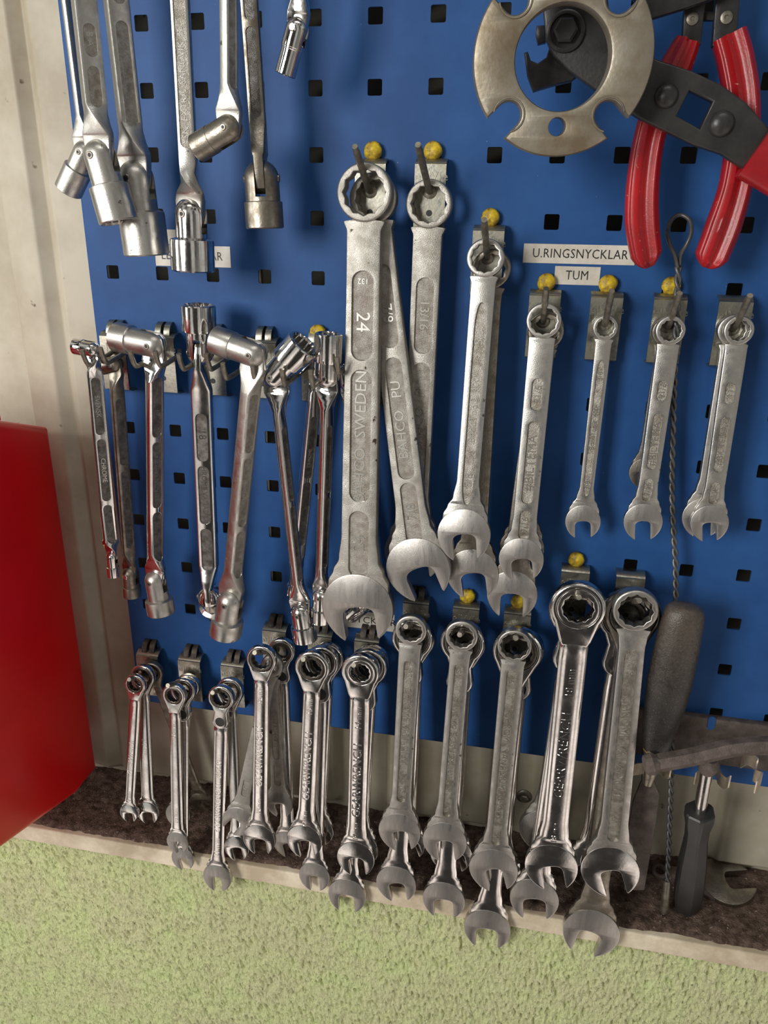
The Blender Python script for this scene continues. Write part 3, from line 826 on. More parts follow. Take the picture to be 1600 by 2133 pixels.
# ================================================================ COMBINATION WRENCHES, MIDDLE ROWS
dn = {}
C = 'cast'
wrench((762, 402), (747, 1262), -0.0285, -0.044, 58, 46, 75, 68, 37, 36, 9, 'largest matt wrench marked 24, hanging in front at centre', m=C, slots=((.164, .366), (.387, .713), (.736, .915)), slotw=21,
       texts=[('24', .278, 40, -90), ('132', .187, 15, 180), ('BAHCO  SWEDEN', .552, 34, 90, {'sx': 1.03}), ('24', .822, 38, 90)])
wrench((779, 414), (872, 1182), -0.0182, -0.037, 50, 38, 67, 62, 32, 31, 16, 'matt wrench marked seven-eighths, slanting behind the largest wrench, chipped jaw', tr=.0042, m=C, slots=((.16, .375), (.40, .735), (.745, .925)), slotw=17,
       texts=[('7/8', .285, 30, -90), ('BAHCO   PU', .57, 30, 90), ('7/8', .83, 30, 90)])
wrench((895, 425), (862, 1148), -0.0175, -0.018, 48, 38, 60, 55, 31, 26, 10, 'dirty matt wrench marked thirteen-sixteenths, second from the left in its row', m=C, slots=((.185, .39), (.415, .80)), slotw=17,
       texts=[('13/16', .285, 26, -90), ('BAHCO   PU', .57, 27, 90)])
wrench((1012, 538), (967, 1112), -0.0255, -0.049, 39, 30, 55, 48, 26, 23, 8, 'satin wrench marked five-eighths with one long pointed groove, in front', slots=((.15, .885),), slotw=11, pointed=True,
       texts=[('5/8', .27, 24, 90), ('BondTools  400', .53, 21, 90), ('5/8', .79, 24, 90)])
wrench((1024, 560), (985, 1192), -0.017, -0.026, 40, 30, 54, 50, 25, 24, 10, 'larger plain wrench hanging behind the five-eighths wrench', m='tarnished', jm='ground')
wrench((1133, 668), (1086, 1163), -0.023, -0.036, 36, 28, 46, 42, 27, 24, 10, 'satin wrench marked nine-sixteenths, directly left below the TUM label', slots=((.225, .355), (.40, .75), (.78, .91)), slotw=11,
       texts=[('9/16', .29, 21, -90), ('#BILTEMA', .575, 27, 90, {'bold': .02}), ('9/16', .845, 21, 90)])
wrench((1137, 690), (1067, 1235), -0.0172, -0.026, 37, 28, 52, 46, 24, 24, 4, 'worn wrench behind the nine-sixteenths wrench, its open jaw hanging lowest', tr=.0026, m='tarnished', jm='ground')
wrench((1140, 684), (1087, 1140), -0.013, -0.014, 34, 26, 46, 40, 20, 20, 10, 'dark wrench rearmost of the nine-sixteenths group', tr=.0014, m='tarnished', jm='tarnished')
wrench((1261, 682), (1214, 1085), -0.0155, -0.02, 25.5, 18.5, 36, 31, 16, 14, 6, 'smallest satin wrench, marked three-eighths, hanging alone on its hook', slots=((.155, .86),), slotw=7, pointed=True,
       texts=[('3/8', .235, 15, 90), ('BondTools  400', .50, 14, 90), ('3/8', .80, 15, 90)])
wrench((1396, 688), (1339, 1085), -0.0215, -0.028, 30, 22, 39, 30, 22, 19, 6, 'satin wrench marked seven-sixteenths, in front beside the twisted wire', tr=.0026, slots=((.245, .35), (.415, .71), (.76, .885)), slotw=9,
       texts=[('7/16', .30, 18, -90), ('#BILTEMA', .575, 21, 90, {'bold': .02}), ('7/16', .82, 17, 90)])
wrench((1388, 690), (1342, 983), -0.015, -0.012, 29, 22, 31, 24, 16, 15, 10, 'short dark wrench hidden behind the seven-sixteenths wrench', tr=.0024, m='tarnished', jm='tarnished')
wrench((1538, 688), (1477, 1088), -0.0215, -0.03, 30, 22, 38, 27, 22, 19, 8, 'satin wrench marked 11, farthest right in the middle row', tr=.0026, slots=((.255, .365), (.43, .72), (.775, .895)), slotw=9,
       texts=[('11', .31, 18, -90), ('#BILTEMA', .58, 19, 90, {'bold': .02}), ('11', .84, 17, 90)])
wrench((1527, 688), (1463, 1076), -0.015, -0.021, 32, 23, 41, 32, 20, 18, 6, 'twin wrench hanging just behind and left of the one marked 11', tr=.0026, m='satin', jm='ground')

# ================================================================ BOTTOM ROW
P_ = 'chrome'
RK = dict(kind='ratchet', oval=True)
wrench((283, 1425), (270, 1692), -0.033, -0.0460, 23, 13, 20, 15, 12, 10, 12, 'small ratcheting wrench with red reflections, leftmost of the bottom row', m=P_, jm=P_, texts=[('8 mm', .86, 11, 90), ('GearWrench', .55, 15, 90)], **RK)
wrench((299, 1408), (309, 1690), -0.0235, -0.0400, 26, 16, 25, 20, 12, 14, 10, 'polished wrench just right of the leftmost, red smear near its jaw', m=P_, jm=P_, texts=[('mobil', .50, 17, 90)], **RK)
wrench((318, 1398), (420, 1668), -0.0155, -0.0040, 24, 14, 24, 18, 10, 10, 40, 'thin dark wrench slanting away to the right behind the first bottom hooks', m='tarnished', jm='tarnished', **RK)
wrench((364, 1447), (371, 1752), -0.0395, -0.0580, 26, 14, 24, 14, 12, 13, 14, 'polished ratcheting wrench marked 10 mm, second bottom hook', m=P_, jm='ground', texts=[('10 mm', .23, 13, 90), ('BRAND 911', .50, 14, 90), ('10 mm', .81, 13, 90)][0::2], **RK)
wrench((383, 1437), (382, 1786), -0.029, -0.0540, 27, 15, 25, 19, 11, 11, 18, 'lever ratchet wrench right behind the 10 mm one, its jaw below', m=P_, jm='ground', lever=True, **RK)
wrench((392, 1428), (372, 1695), -0.019, -0.0340, 26, 15, 27, 18, 10, 11, 5, 'rearmost wrench of the second bottom hook, pale jaw peeping out both sides', m=P_, jm='ground', **RK)
wrench((462, 1452), (454, 1825), -0.0405, -0.0580, 28, 17, 31, 19, 15, 13, 6, 'long ratchet wrench with a black button under its ring, third bottom hook', m=P_, jm='ground', lever=True, texts=[('11 mm   GEARWRENCH   85440', .60, 17, 90)], **RK)
wrench((480, 1438), (494, 1764), -0.0285, -0.0540, 29, 17, 27, 20, 12, 12, 12, 'polished wrench behind the long button ratchet, yellow gleam on its jaw', m=P_, jm=P_, **RK)
wrench((546, 1372), (541, 1745), -0.0445, -0.0580, 32, 20, 35, 28, 16, 16, 10, 'polished ratcheting wrench marked 12 mm, fourth bottom hook', m=P_, jm=P_, texts=[('12 mm', .18, 15, 90), ('GEARWRENCH', .52, 21, 90), ('12 mm', .80, 14, 90)], **RK)
wrench((568, 1385), (497, 1708), -0.0330, -0.0520, 24, 16, 33, 25, 13, 14, -28, 'grey wrench slanting left behind the 12 mm ratchet, jaw open to the left', m=C, jm='ground', slots=((.72, .83),), slotw=6, texts=[('12', .775, 12, 90)])
wrench((566, 1392), (583, 1672), -0.0240, -0.0360, 24, 16, 29, 22, 12, 15, 8, 'dull grey wrench marked 12 slanting right behind the 12 mm ratchet', m=C, jm='ground', slots=((.28, .66), (.69, .86)), slotw=7, texts=[('BAHCO 6M', .47, 13, -90), ('12', .79, 14, 90)])
wrench((588, 1355), (600, 1755), -0.0205, -0.0340, 29, 16, 31, 22, 13, 15, 12, 'dark polished wrench with a black button, behind the 12 mm group', m=P_, jm='ground', lever=True, **RK)
wrench((652, 1388), (635, 1748), -0.0445, -0.0580, 37, 21, 38, 30, 18, 17, 14, 'ratcheting wrench marked 13 mm with a bright cream face', m=P_, jm=P_, texts=[('13 mm', .20, 17, 90), ('GEARWRENCH', .55, 24, 90), ('13 mm', .86, 15, 90)], **RK)
wrench((672, 1378), (656, 1822), -0.0325, -0.0540, 36, 20, 33, 20, 15, 15, 6, 'longer wrench behind the cream faced one, jaw hanging below the sill', m=P_, jm='ground', lever=True, **RK)
wrench((684, 1370), (665, 1728), -0.0205, -0.0340, 34, 20, 32, 25, 13, 13, 5, 'rearmost dark polished wrench of the 13 mm group', m=P_, jm=P_, **RK)
wrench((752, 1397), (742, 1784), -0.0445, -0.0580, 40, 21, 40, 32, 22, 20, 10, 'mirror polished ratcheting wrench marked 14 mm under the biggest jaw', m=P_, jm=P_, rm=P_, texts=[('14 mm', .23, 19, 90), ('GEARWRENCH', .56, 26, 90), ('14 mm', .84, 16, 90)], gear='chrome', **RK)
wrench((768, 1387), (724, 1861), -0.0325, -0.0540, 40, 21, 40, 34, 16, 16, 4, 'wrench behind the 14 mm one, pale jaw hanging over the green wall', m=P_, jm='ground', lever=True, **RK)
wrench((775, 1378), (750, 1764), -0.0205, -0.0340, 37, 20, 40, 30, 14, 15, 5, 'rearmost polished wrench of the 14 mm group, round head just showing', m=P_, jm=P_, **RK)
wrench((857, 1310), (833, 1728), -0.0445, -0.0580, 33, 25, 44, 33, 23, 20, 14, 'satin wrench marked 15 with rust speckled groove, sixth in the bottom row', slots=((.14, .84),), slotw=9, rm='satin',
       texts=[('15', .20, 18, -90), ('CHROME VANADIUM', .46, 19, -90), ('15', .78, 16, -90)])
wrench((860, 1328), (826, 1836), -0.0325, -0.0540, 43, 26, 42, 33, 18, 19, 14, 'ratchet wrench with side button behind the first 15, lower jaw', m=P_, jm='ground', lever=True, **RK)
wrench((868, 1330), (849, 1752), -0.0205, -0.0340, 39, 24, 38, 30, 15, 15, 20, 'rearmost polished wrench of the first 15 group, jaw tip poking out right', m=P_, jm=P_, **RK)
wrench((962, 1322), (927, 1748), -0.0445, -0.0580, 34, 26, 46, 34, 21, 20, 10, 'satin wrench marked 15 with a narrow straight groove, seventh in the bottom row', slots=((.13, .87),), slotw=8,
       texts=[('15', .17, 16, 90), ('DIN 3113 A', .36, 14, 90), ('IRONSIDE', .53, 18, 90), ('ISO 3318', .69, 14, 90), ('15', .84, 15, 90)])
wrench((964, 1336), (925, 1870), -0.0325, -0.0540, 46, 28, 44, 40, 20, 20, 4, 'wide jawed lever ratchet wrench behind the second 15', m=P_, jm='ground', lever=True, **RK)
wrench((972, 1340), (940, 1774), -0.0205, -0.0340, 40, 26, 44, 34, 16, 16, 10, 'rearmost polished wrench of the second 15 group', m=P_, jm=P_, **RK)
wrench((1072, 1342), (1028, 1806), -0.0445, -0.0580, 35, 30, 50, 36, 24, 21, 16, 'chipped worn wrench with vanadium lettering, eighth in the bottom row', m='satin', jm='ground', slots=((.10, .88),), slotw=9,
       texts=[('16', .14, 17, -90), ('CHROM - VANADIUM', .45, 19, -90), ('GERMANY', .70, 13, -90), ('16', .84, 15, 90)])
wrench((1078, 1354), (1015, 1930), -0.0325, -0.0540, 51, 31, 48, 45, 22, 21, 4, 'heavy ratchet wrench with the dark edged jaw hanging far below the sill', m=P_, jm='ground', **RK)
wrench((1088, 1352), (1040, 1822), -0.0205, -0.0340, 45, 28, 49, 40, 18, 18, 8, 'rearmost wrench behind the chipped one, purple edged jaw', m=P_, jm=P_, lever=True, **RK)
wrench((1204, 1263), (1148, 1800), -.0480, -.0620, 56, 33, 54, 44, 30, 26, 14, 'big mirror polished ratcheting wrench marked 18 mm', m=P_, jm=P_, rm=P_, texts=[('18 mm', .265, 23, 90), ('GEARWRENCH', .54, 30, 90), ('18 mm', .85, 18, 90)], gear='chrome', **RK)
wrench((1200, 1270), (1113, 1868), -0.0325, -0.0540, 56, 33, 50, 46, 23, 21, 8, 'second wrench of the 18 mm hook, open jaw beside the pale sill', m=P_, jm='ground', lever=True, **RK)
wrench((1214, 1268), (1128, 1724), -0.0205, -0.0340, 50, 30, 46, 36, 20, 20, 10, 'rearmost wrench of the 18 mm hook, only its left shoulder showing', m='satin', jm='ground', **RK)
wrench((1323, 1268), (1270, 1808), -0.0445, -0.0580, 46, 36, 59, 42, 27, 27, 18, 'satin wrench marked 19 with a long groove and dark mirror jaw', slots=((.135, .875),), slotw=12, jm=P_,
       texts=[('19', .215, 20, -90), ('CHROME-VANADIUM', .50, 25, -90), ('19', .79, 18, 90)])
wrench((1318, 1278), (1231, 1936), -0.0325, -0.0540, 57, 36, 57, 46, 25, 24, -12, 'heavy wrench behind the 19, dull jaw lowest of all wrenches', m='tarnished', jm='ground', **RK)
wrench((1300, 1282), (1226, 1800), -0.0205, -0.0340, 54, 33, 46, 38, 22, 20, 10, 'rearmost mirror bright wrench of the 19 group, shank showing at its left', m=P_, jm=P_, lever=True, **RK)

# ================================================================ SWIVEL SOCKET WRENCHES
flex((192, 727), (233, 1160), -.040, -.036, 85, 15, 11, (16, 17, 20, 42, 92), (11, 13, 22, 45, 0), 'slim swivel socket wrench with sunk panels, leftmost of the double hooks', twist=-50, slots=((.12, .38), (.40, .70), (.72, .92)), texts=[('SVENSK', .25, 13, -90), ('CHROME', .55, 13, -90)], sm='chrome')
flex((240, 758), (272, 1195), -.026, -.024, 80, 13, 8, (17, 18, 24, 48, 75), (17, 19, 28, 52, 0), 'brown tarnished swivel socket wrench with a cross head pin at its lower socket', m='tarnished', sm='tarnished', twist=-30, slots=((.15, .45), (.48, .86)), pins=('cross', 'cross'))
flex((322, 718), (324, 1208), -.040, -.038, 80, 17, 9, (27, 31, 56, 99, 90), (22, 29, 42, 76, -11), 'swivel socket wrench with its upper socket folded left above a double hook', m='satin', sm='chrome', twist=-25, slots=((.12, .36), (.38, .66), (.68, .9)), texts=[('17', .26, 16, -90), ('CHROME VANADIUM', .52, 11, 90)])
flex((417, 735), (438, 1243), -.034, -.028, 8, 20, 12, (27, 35, 42, 98, 180), (26, 34, 40, 76, 42), 'wide swivel socket wrench marked 18 and 17, upper socket pointing straight up', m='chrome', slots=((.22, .405), (.425, .665), (.685, .865)), texts=[('18', .30, 22, -90), ('CHROME VANADIUM', .54, 15, -90), ('17', .765, 22, -90)])
flex((530, 737), (480, 1252), -.054, -.050, 82, 18, 13, (28, 30, 50, 97, 95), (27, 34, 44, 84, 3), 'heavy swivel socket wrench, upper socket folded left, right of the upright one', m='satin', sm='satin', twist=-22, slots=((.14, .36), (.38, .66), (.68, .88)), texts=[('CHROME', .52, 12, 90)])
flex((573, 782), (627, 1275), -.044, -.040, 84, 12, 9, (27, 36, 42, 98, 228), (22, 26, 30, 66, -3), 'swivel socket wrench whose upper socket tilts up to the right', m='chrome', sm='chrome', twist=-20, slots=((.2, .5), (.52, .85)))
flex((660, 775), (618, 1190), -.022, -.020, 70, 13, 9, (15, 16, 24, 40, 180), (14, 17, 30, 55, 0), 'dark swivel socket wrench half hidden between two bright ones', m='chrome', sm='chrome', twist=-30, slots=((.2, .5), (.52, .85)), texts=[('CHROME', .4, 10, 90)])
flex((683, 785), (669, 1240), -.040, -.036, 86, 13, 9, (24, 29, 30, 90, 180), (18, 22, 30, 62, 0), 'swivel socket wrench with an upright upper socket, left beside the largest wrench', m='chrome', sm='chrome', twist=-20, slots=((.2, .5), (.52, .85)))
flex((722, 800), (775, 1242), -.016, -.016, 84, 10, 8, (14, 15, 24, 40, 180), (20, 22, 30, 72, 52), 'swivel socket wrench hidden behind the largest wrench, socket seen in its jaw', m='chrome', sm='chrome', twist=-20)
# top left group
flex((96, -330), (178, 318), -.036, -.032, 84, 9, 7, (22, 24, 30, 70, 180), (24, 29, 36, 92, 37), 'thin swivel socket wrench hanging over the white post, socket swung left', m='satin', sm='satin', twist=-15)
flex((140, -330), (209, 325), -.058, -.056, 82, 24, 16, (33, 41, 50, 120, 180), (33, 41, 56, 132, -13), 'big swivel socket wrench in front at the upper left, round pin in its dome', m='satin', sm='satin', twist=-35, slots=((.15, .45), (.55, .66), (.69, .83)), texts=[('B A', .6, 18, -90)])
flex((205, -330), (284, 372), -.040, -.036, 84, 24, 15, (35, 48, 50, 140, 180), (36, 48, 62, 152, -2), 'big swivel socket wrench with the widest socket, behind the front one at the left', m='satin', sm='satin', twist=-35, slots=((.15, .45), (.5, .83)))
flex((358, -330), (398, 446), -.046, -.046, 80, 19, 12, (30, 40, 50, 110, 180), (33, 46, 46, 114, 1), 'long swivel socket wrench with lettered shank over the left label', m='chrome', sm='satin', twist=-68, slots=((.10, .80),), slotf=.62, texts=[('YSN  EXTRA  SANDVIK  B', .63, 19, 90)])
flex((474, -330), (478, 268), -.064, -.064, 84, 17, 12, (26, 29, 40, 80, 180), (28, 29, 44, 88, 62), 'swivel socket wrench with its short socket folded to the left, hex screw pin', m='tarnished', sm='satin', twist=-20, slots=((.3, .85),), pins=('tube', 'tube'))
flex((496, -330), (545, 372), -.040, -.040, 12, 18, 13, (36, 38, 50, 100, 180), (36, 40, 44, 98, 0), 'brownish swivel socket wrench showing its blade in the slot of the socket', m='tarnished', sm='tarnished', slots=((.3, .5), (.52, .8)))
flex((655, -330), (619, 62), -.050, -.050, 84, 15, 12, (22, 24, 30, 70, 180), (24, 22, 34, 88, 12), 'small swivel socket wrench alone at the top with a cross head screw', m='chrome', sm='chrome', pins=('tube', 'cross'))

# ================================================================ RED CABINET (left)
def red_cabinet():
    X = -.062
    pts = [atx(105, 890, X), atx(205, 1600, X), atx(160, 1655, X), atx(0, 1772, X)]
    a, b, c, d = pts
    e = d + (d - c) * .6; f = Vector((X, e.y, a.z + .02)); g = atx(0, 875, X); g = a + (g - a) * 2.2
    prof = [a, b, c, d, e, Vector((X, e.y, g.z)), g]
    o = thing('red_cabinet', Matrix.Translation((X - .07, -.10, b.z)), 'glossy red metal cabinet with sloping underside at the left edge of the board', 'cabinet')
    off = Vector((X - .07, -.10, b.z))
    lp = [(p.y - off.y, p.z - off.z) for p in prof]
    bm = bmesh.new()
    mt = Matrix.Rotation(PI / 2, 4, 'Z')
    add_plate(bm, [lp], .07, .006, 4, mt)
    ob = finish(bm, 'body', 'red_box', o, angle=50)
    # raised lid lip along the top edge
    bm = bmesh.new()
    d1 = (prof[6] - prof[0]); st = prof[0] + d1 * .42
    q = [st, prof[6], prof[6] + Vector((0, 0, .007)), st + Vector((0, .0, .004))]
    add_plate(bm, [[(p.y - off.y, p.z - off.z) for p in q]], .068, .001, 2, mt)
    finish(bm, 'lid_lip', 'red_box', o)
red_cabinet()

# ================================================================ SPACER DISC
def disc():
    Y = -.076
    c = at(1170, 124, Y); k = ppm(c)
    R, r = 184 * k, 97 * k
    o = thing('wheel_spacer', Matrix.Translation(c) @ Matrix.Rotation(R_(4), 4, 'X') @ Matrix.Rotation(R_(6), 4, 'Z'), 'round stained metal spacer ring with four open notches, hanging over the black cutter', 'spacer ring')
    rn = 26 * k; dn_ = 146 * k
    lo = []
    angs = [-135, -45, 45, 135]
    arcs = sorted(angs)
    half = math.asin(27 * k / R)
    for i, a in enumerate(arcs):
        A = R_(a)
        # notch: mouth edge, in to the round bottom, back out
        ux, uz = math.cos(A), math.sin(A); vx, vz = -uz, ux
        m0 = (R * math.cos(A - half), R * math.sin(A - half))
        lo.append(m0)
        for k_ in range(15):
            b = A - PI / 2 - R_(0) - (PI) * k_ / 14
            lo.append((dn_ * ux + rn * math.cos(b), dn_ * uz + rn * math.sin(b)))
        nxt = R_(arcs[(i + 1) % 4] + (360 if i == 3 else 0))
        a0, a1 = A + half, nxt - half
        for k_ in range(19):
            b = a0 + (a1 - a0) * k_ / 19; lo.append((R * math.cos(b), R * math.sin(b)))
    holes = [circle(r, 64)] + [circle(18 * k, 20, 126 * k * math.cos(R_(q)), 126 * k * math.sin(R_(q))) for q in (-90, 90)]
    holes += [circle(7 * k, 14, 140 * k * math.cos(R_(q)), 140 * k * math.sin(R_(q))) for q in (0, 180)][:0]
    bm = bmesh.new(); add_plate(bm, [lo] + holes, .0060, [.0024, .0016, .0006, .0006], 2)
    finish(bm, 'ring', 'spacer', o, angle=35)
    # countersunk seats around the notches
    for a in angs:
        A = R_(a); bm = bmesh.new(); secs = []
        for k_ in range(25):
            b = A + PI + R_(-125) + R_(250) * k_ / 24
            cx, cz = dn_ * math.cos(A), dn_ * math.sin(A)
            secs.append([(cx + q * math.cos(b), y, cz + q * math.sin(b)) for q, y in ((34 * k, -.0058), (33.0 * k, -.0066), (31.5 * k, -.0066), (30.5 * k, -.0058))])
        add_loft(bm, secs); finish(bm, 'seat_rim', 'spacer', o, angle=60)
disc()

# ================================================================ BLACK CABLE CUTTER
def px_poly(o, pts, Y, t, bev, name, m, holes=(), seg=2):
    inv = o.matrix_world.inverted()
    f = lambda P: [(at(x, y, Y).x, at(x, y, Y).z) for x, y in P]
    bm = bmesh.new(); add_plate(bm, [f(pts)] + [f(h) for h in holes], t, bev, seg, inv @ Matrix.Translation((0, Y, 0)))
    return finish(bm, name, m, o, angle=40)
def cutter():
    Y = -.050
    c = at(1300, 180, Y)
    o = thing('cable_cutter', Matrix.Translation(c), 'black steel cable cutter with riveted joint and red handle behind the spacer ring', 'cutter')
    body = [(1135, -30), (1132, 30), (1137, 85), (1152, 118), (1185, 150), (1252, 198), (1330, 248), (1440, 302), (1500, 322), (1545, 352), (1606, 276), (1552, 216), (1500, 178), (1440, 150), (1372, 128), (1300, 95), (1270, 40), (1262, -30)]
    px_poly(o, body, Y, .0035, .0012, 'upper_arm', 'black_steel', holes=[[(1434, 190), (1482, 214), (1456, 270), (1408, 243)]], seg=3)
    for x, y, r in ((1388, 200, 24), (1503, 258, 26)):
        P = at(x, y, Y - .0035) - c; k = ppm(P + c) * r
        bm = bmesh.new(); add_lathe(bm, [(-.001, k)] + [(k * .62 * math.sin(a), k * math.cos(a)) for a in [PI / 2 * q / 7 for q in range(7)]] + [(k * .62, .0001)], 28, Matrix.Translation(P) @ Matrix.Rotation(PI / 2, 4, 'X'))
        finish(bm, 'rivet', 'black_steel', o, angle=60)
    P = at(1178, 66, Y - .0035) - c
    bm = bmesh.new(); add_lathe(bm, [(0, .0098), (.0016, .0098), (.0020, .0090), (.0020, .0078), (.0008, .0075), (.0008, .0002)], 32, Matrix.Translation(P) @ Matrix.Rotation(PI / 2, 4, 'X'))
    finish(bm, 'washer', 'black_steel', o)
    bm = bmesh.new(); add_lathe(bm, [(0, .0062), (.0045, .0062), (.0055, .0050), (.0055, .0002)], 6, Matrix.Translation(P) @ Matrix.Rotation(PI / 2, 4, 'X'))
    finish(bm, 'pivot_nut', 'black_steel', o, angle=20)
    jaw = [(1092, 112), (1100, 110), (1106, 128), (1120, 134), (1138, 122), (1146, 96), (1175, 120), (1215, 150), (1190, 170), (1150, 180), (1110, 192), (1098, 160)]
    px_poly(o, jaw, Y + .008, .004, .0012, 'hooked_blade', 'black_steel')
    px_poly(o, [(1118, 56), (1134, 54), (1137, 90), (1120, 94), (1116, 76)], Y + .006, .003, .001, 'blade_stop', 'black_steel')
    px_poly(o, [(1300, -60), (1318, 0), (1352, 43), (1420, 22), (1490, -2), (1560, -60)], Y + .010, .003, .001, 'lower_arm', 'black_steel')
    grip = [at(x, y, Y) - c for x, y in ((1572, 312), (1640, 352), (1760, 430), (1900, 520))]
    bm = bmesh.new(); secs = []
    for i, p in enumerate(smooth_path(grip, 4)):
        d = (grip[-1] - grip[0]).normalized(); s = Vector((-d.z, 0, d.x)); w = .0150; t = .0075
        secs.append([p + s * (x * w) + Vector((0, y * t, 0)) for x, y in ovalsec(1, 1, .55, 24)])
    add_loft(bm, secs); finish(bm, 'red_handle_grip', 'red_grip', o, angle=60)
cutter()

# ================================================================ RED HANDLED PLIERS
def pliers():
    Y = -.030
    c = at(1470, 60, Y)
    o = thing('long_pliers', Matrix.Translation(c), 'pliers with two long red ribbed handles hanging down beside the label tape', 'pliers')
    px_poly(o, [(1408, -70), (1426, -10), (1419, 98), (1440, 112), (1458, 96), (1470, -10), (1480, -70)], Y, .003, .0008, 'steel_arm', 'black_steel')
    px_poly(o, [(1478, -70), (1490, -10), (1482, 98), (1500, 108), (1532, 90), (1540, -10), (1545, -70)], Y, .003, .0008, 'steel_arm', 'black_steel')
    px_poly(o, [(1462, 26), (1500, 26), (1500, 44), (1462, 44)], Y + .0035, .002, .0005, 'cross_link', 'black_steel')
    for x, y in ((1442, 40), (1513, 37)):
        P = at(x, y, Y - .003) - c
        bm = bmesh.new(); add_lathe(bm, [(0, .0032), (.0010, .0030), (.0014, .0020), (.0014, .0011), (.0007, .0009), (.0007, .0001)], 22, Matrix.Translation(P) @ Matrix.Rotation(PI / 2, 4, 'X'))
        finish(bm, 'rivet', 'rod', o)
    def grip(path, ws, name):
        pts = smooth_path([at(x, y, yy) - c for x, y, yy in path], 8)
        k = ppm(c)
        bm = bmesh.new(); secs = []
        n = len(pts)
        for i, p in enumerate(pts):
            d = (pts[min(i + 1, n - 1)] - pts[max(i - 1, 0)]).normalized()
            s = Vector((0, -1, 0)).cross(d).normalized() * -1
            u = i / (n - 1) * (len(ws) - 1); a = int(min(u, len(ws) - 2)); w = (ws[a] + (ws[a + 1] - ws[a]) * (u - a)) * k
            sec = []
            for q in range(72):
                an = 2 * PI * q / 72; cx, sy = math.cos(an), math.sin(an)
                X = math.copysign(abs(cx) ** .6, cx); Yy = math.copysign(abs(sy) ** .6, sy)
                if sy < 0:                           # moulded rib and hollows on the front
                    g = .30 * math.exp(-((X + .10) / .20) ** 2) - .30 * math.exp(-((X - .30) / .13) ** 2) - .16 * math.exp(-((X + .62) / .12) ** 2) + .12 * math.exp(-((X - .66) / .12) ** 2)
                    Yy += g
                sec.append(p + s * (X * w) + Vector((0, Yy * .0070 * min(1, w / (26 * k)), 0)))
            secs.append(sec)
        add_loft(bm, secs); finish(bm, name, 'red_grip', o, angle=70)
    grip([(1432, 86, -.030), (1412, 130, -.031), (1380, 200, -.033), (1352, 290, -.034), (1339, 380, -.034), (1337, 460, -.034), (1346, 530, -.034), (1353, 556, -.034)], [26, 33, 34, 33, 35, 37, 34, 10], 'grip')
    grip([(1518, 74, -.030), (1533, 130, -.031), (1545, 210, -.033), (1545, 300, -.034), (1531, 390, -.034), (1507, 470, -.034), (1482, 535, -.034), (1472, 558, -.034)], [34, 35, 35, 34, 34, 38, 36, 10], 'grip')
pliers()

# ================================================================ TWISTED WIRE BRUSH
def twisted():
    A = at(1413, 556, -.017); B = at(1400, 1000, -.017); Cc = at(1408, 1240, -.018); D = at(1398, 1640, -.023); E_ = at(1390, 1842, -.026)
    path = smooth_path([A, B, Cc, D, E_], 30)
    o = thing('twisted_wire_brush', Matrix.Translation(A), 'grey twisted wire stem with a loop on top, passing behind the black handle', 'wire brush')
    # resample by length
    Ls = [0]
    for p, q in zip(path, path[1:]): Ls.append(Ls[-1] + (q - p).length)
    tot = Ls[-1]; n = 640; pts = []
    j = 0
    for i in range(n + 1):
        s = tot * i / n
        while j < len(Ls) - 2 and Ls[j + 1] < s: j += 1
        pts.append(path[j].lerp(path[j + 1], (s - Ls[j]) / (Ls[j + 1] - Ls[j])) - A)
    rw = .00112
    for ph in (0, PI):
        bm = bmesh.new()
        add_tube(bm, [p + Vector((math.cos(2 * PI * i / n * tot / .0155 + ph), math.sin(2 * PI * i / n * tot / .0155 + ph), 0)) * rw for i, p in enumerate(pts)], rw, 8)
        finish(bm, 'wire_strand', 'wire', o, angle=80)
    bm = bmesh.new()
    lp = [at(x, y, -.017 - .004 * math.sin(i)) - A for i, (x, y) in enumerate(((1411, 556), (1405, 530), (1393, 502), (1391, 476), (1403, 454), (1420, 448), (1437, 460), (1440, 484), (1431, 508), (1418, 530), (1415, 556)))]
    add_tube(bm, smooth_path(lp, 6), .00125, 12); finish(bm, 'wire_loop', 'wire', o, angle=80)
    bm = bmesh.new(); F0 = at(1390, 1834, -.026) - A; F1 = at(1384, 1900, -.0285) - A
    add_tube(bm, [F0, F0.lerp(F1, .1), F1.lerp(F0, .05), F1], [.0024, .0029, .0033, .0026], 18); finish(bm, 'ferrule', 'rod', o, angle=50)
twisted()

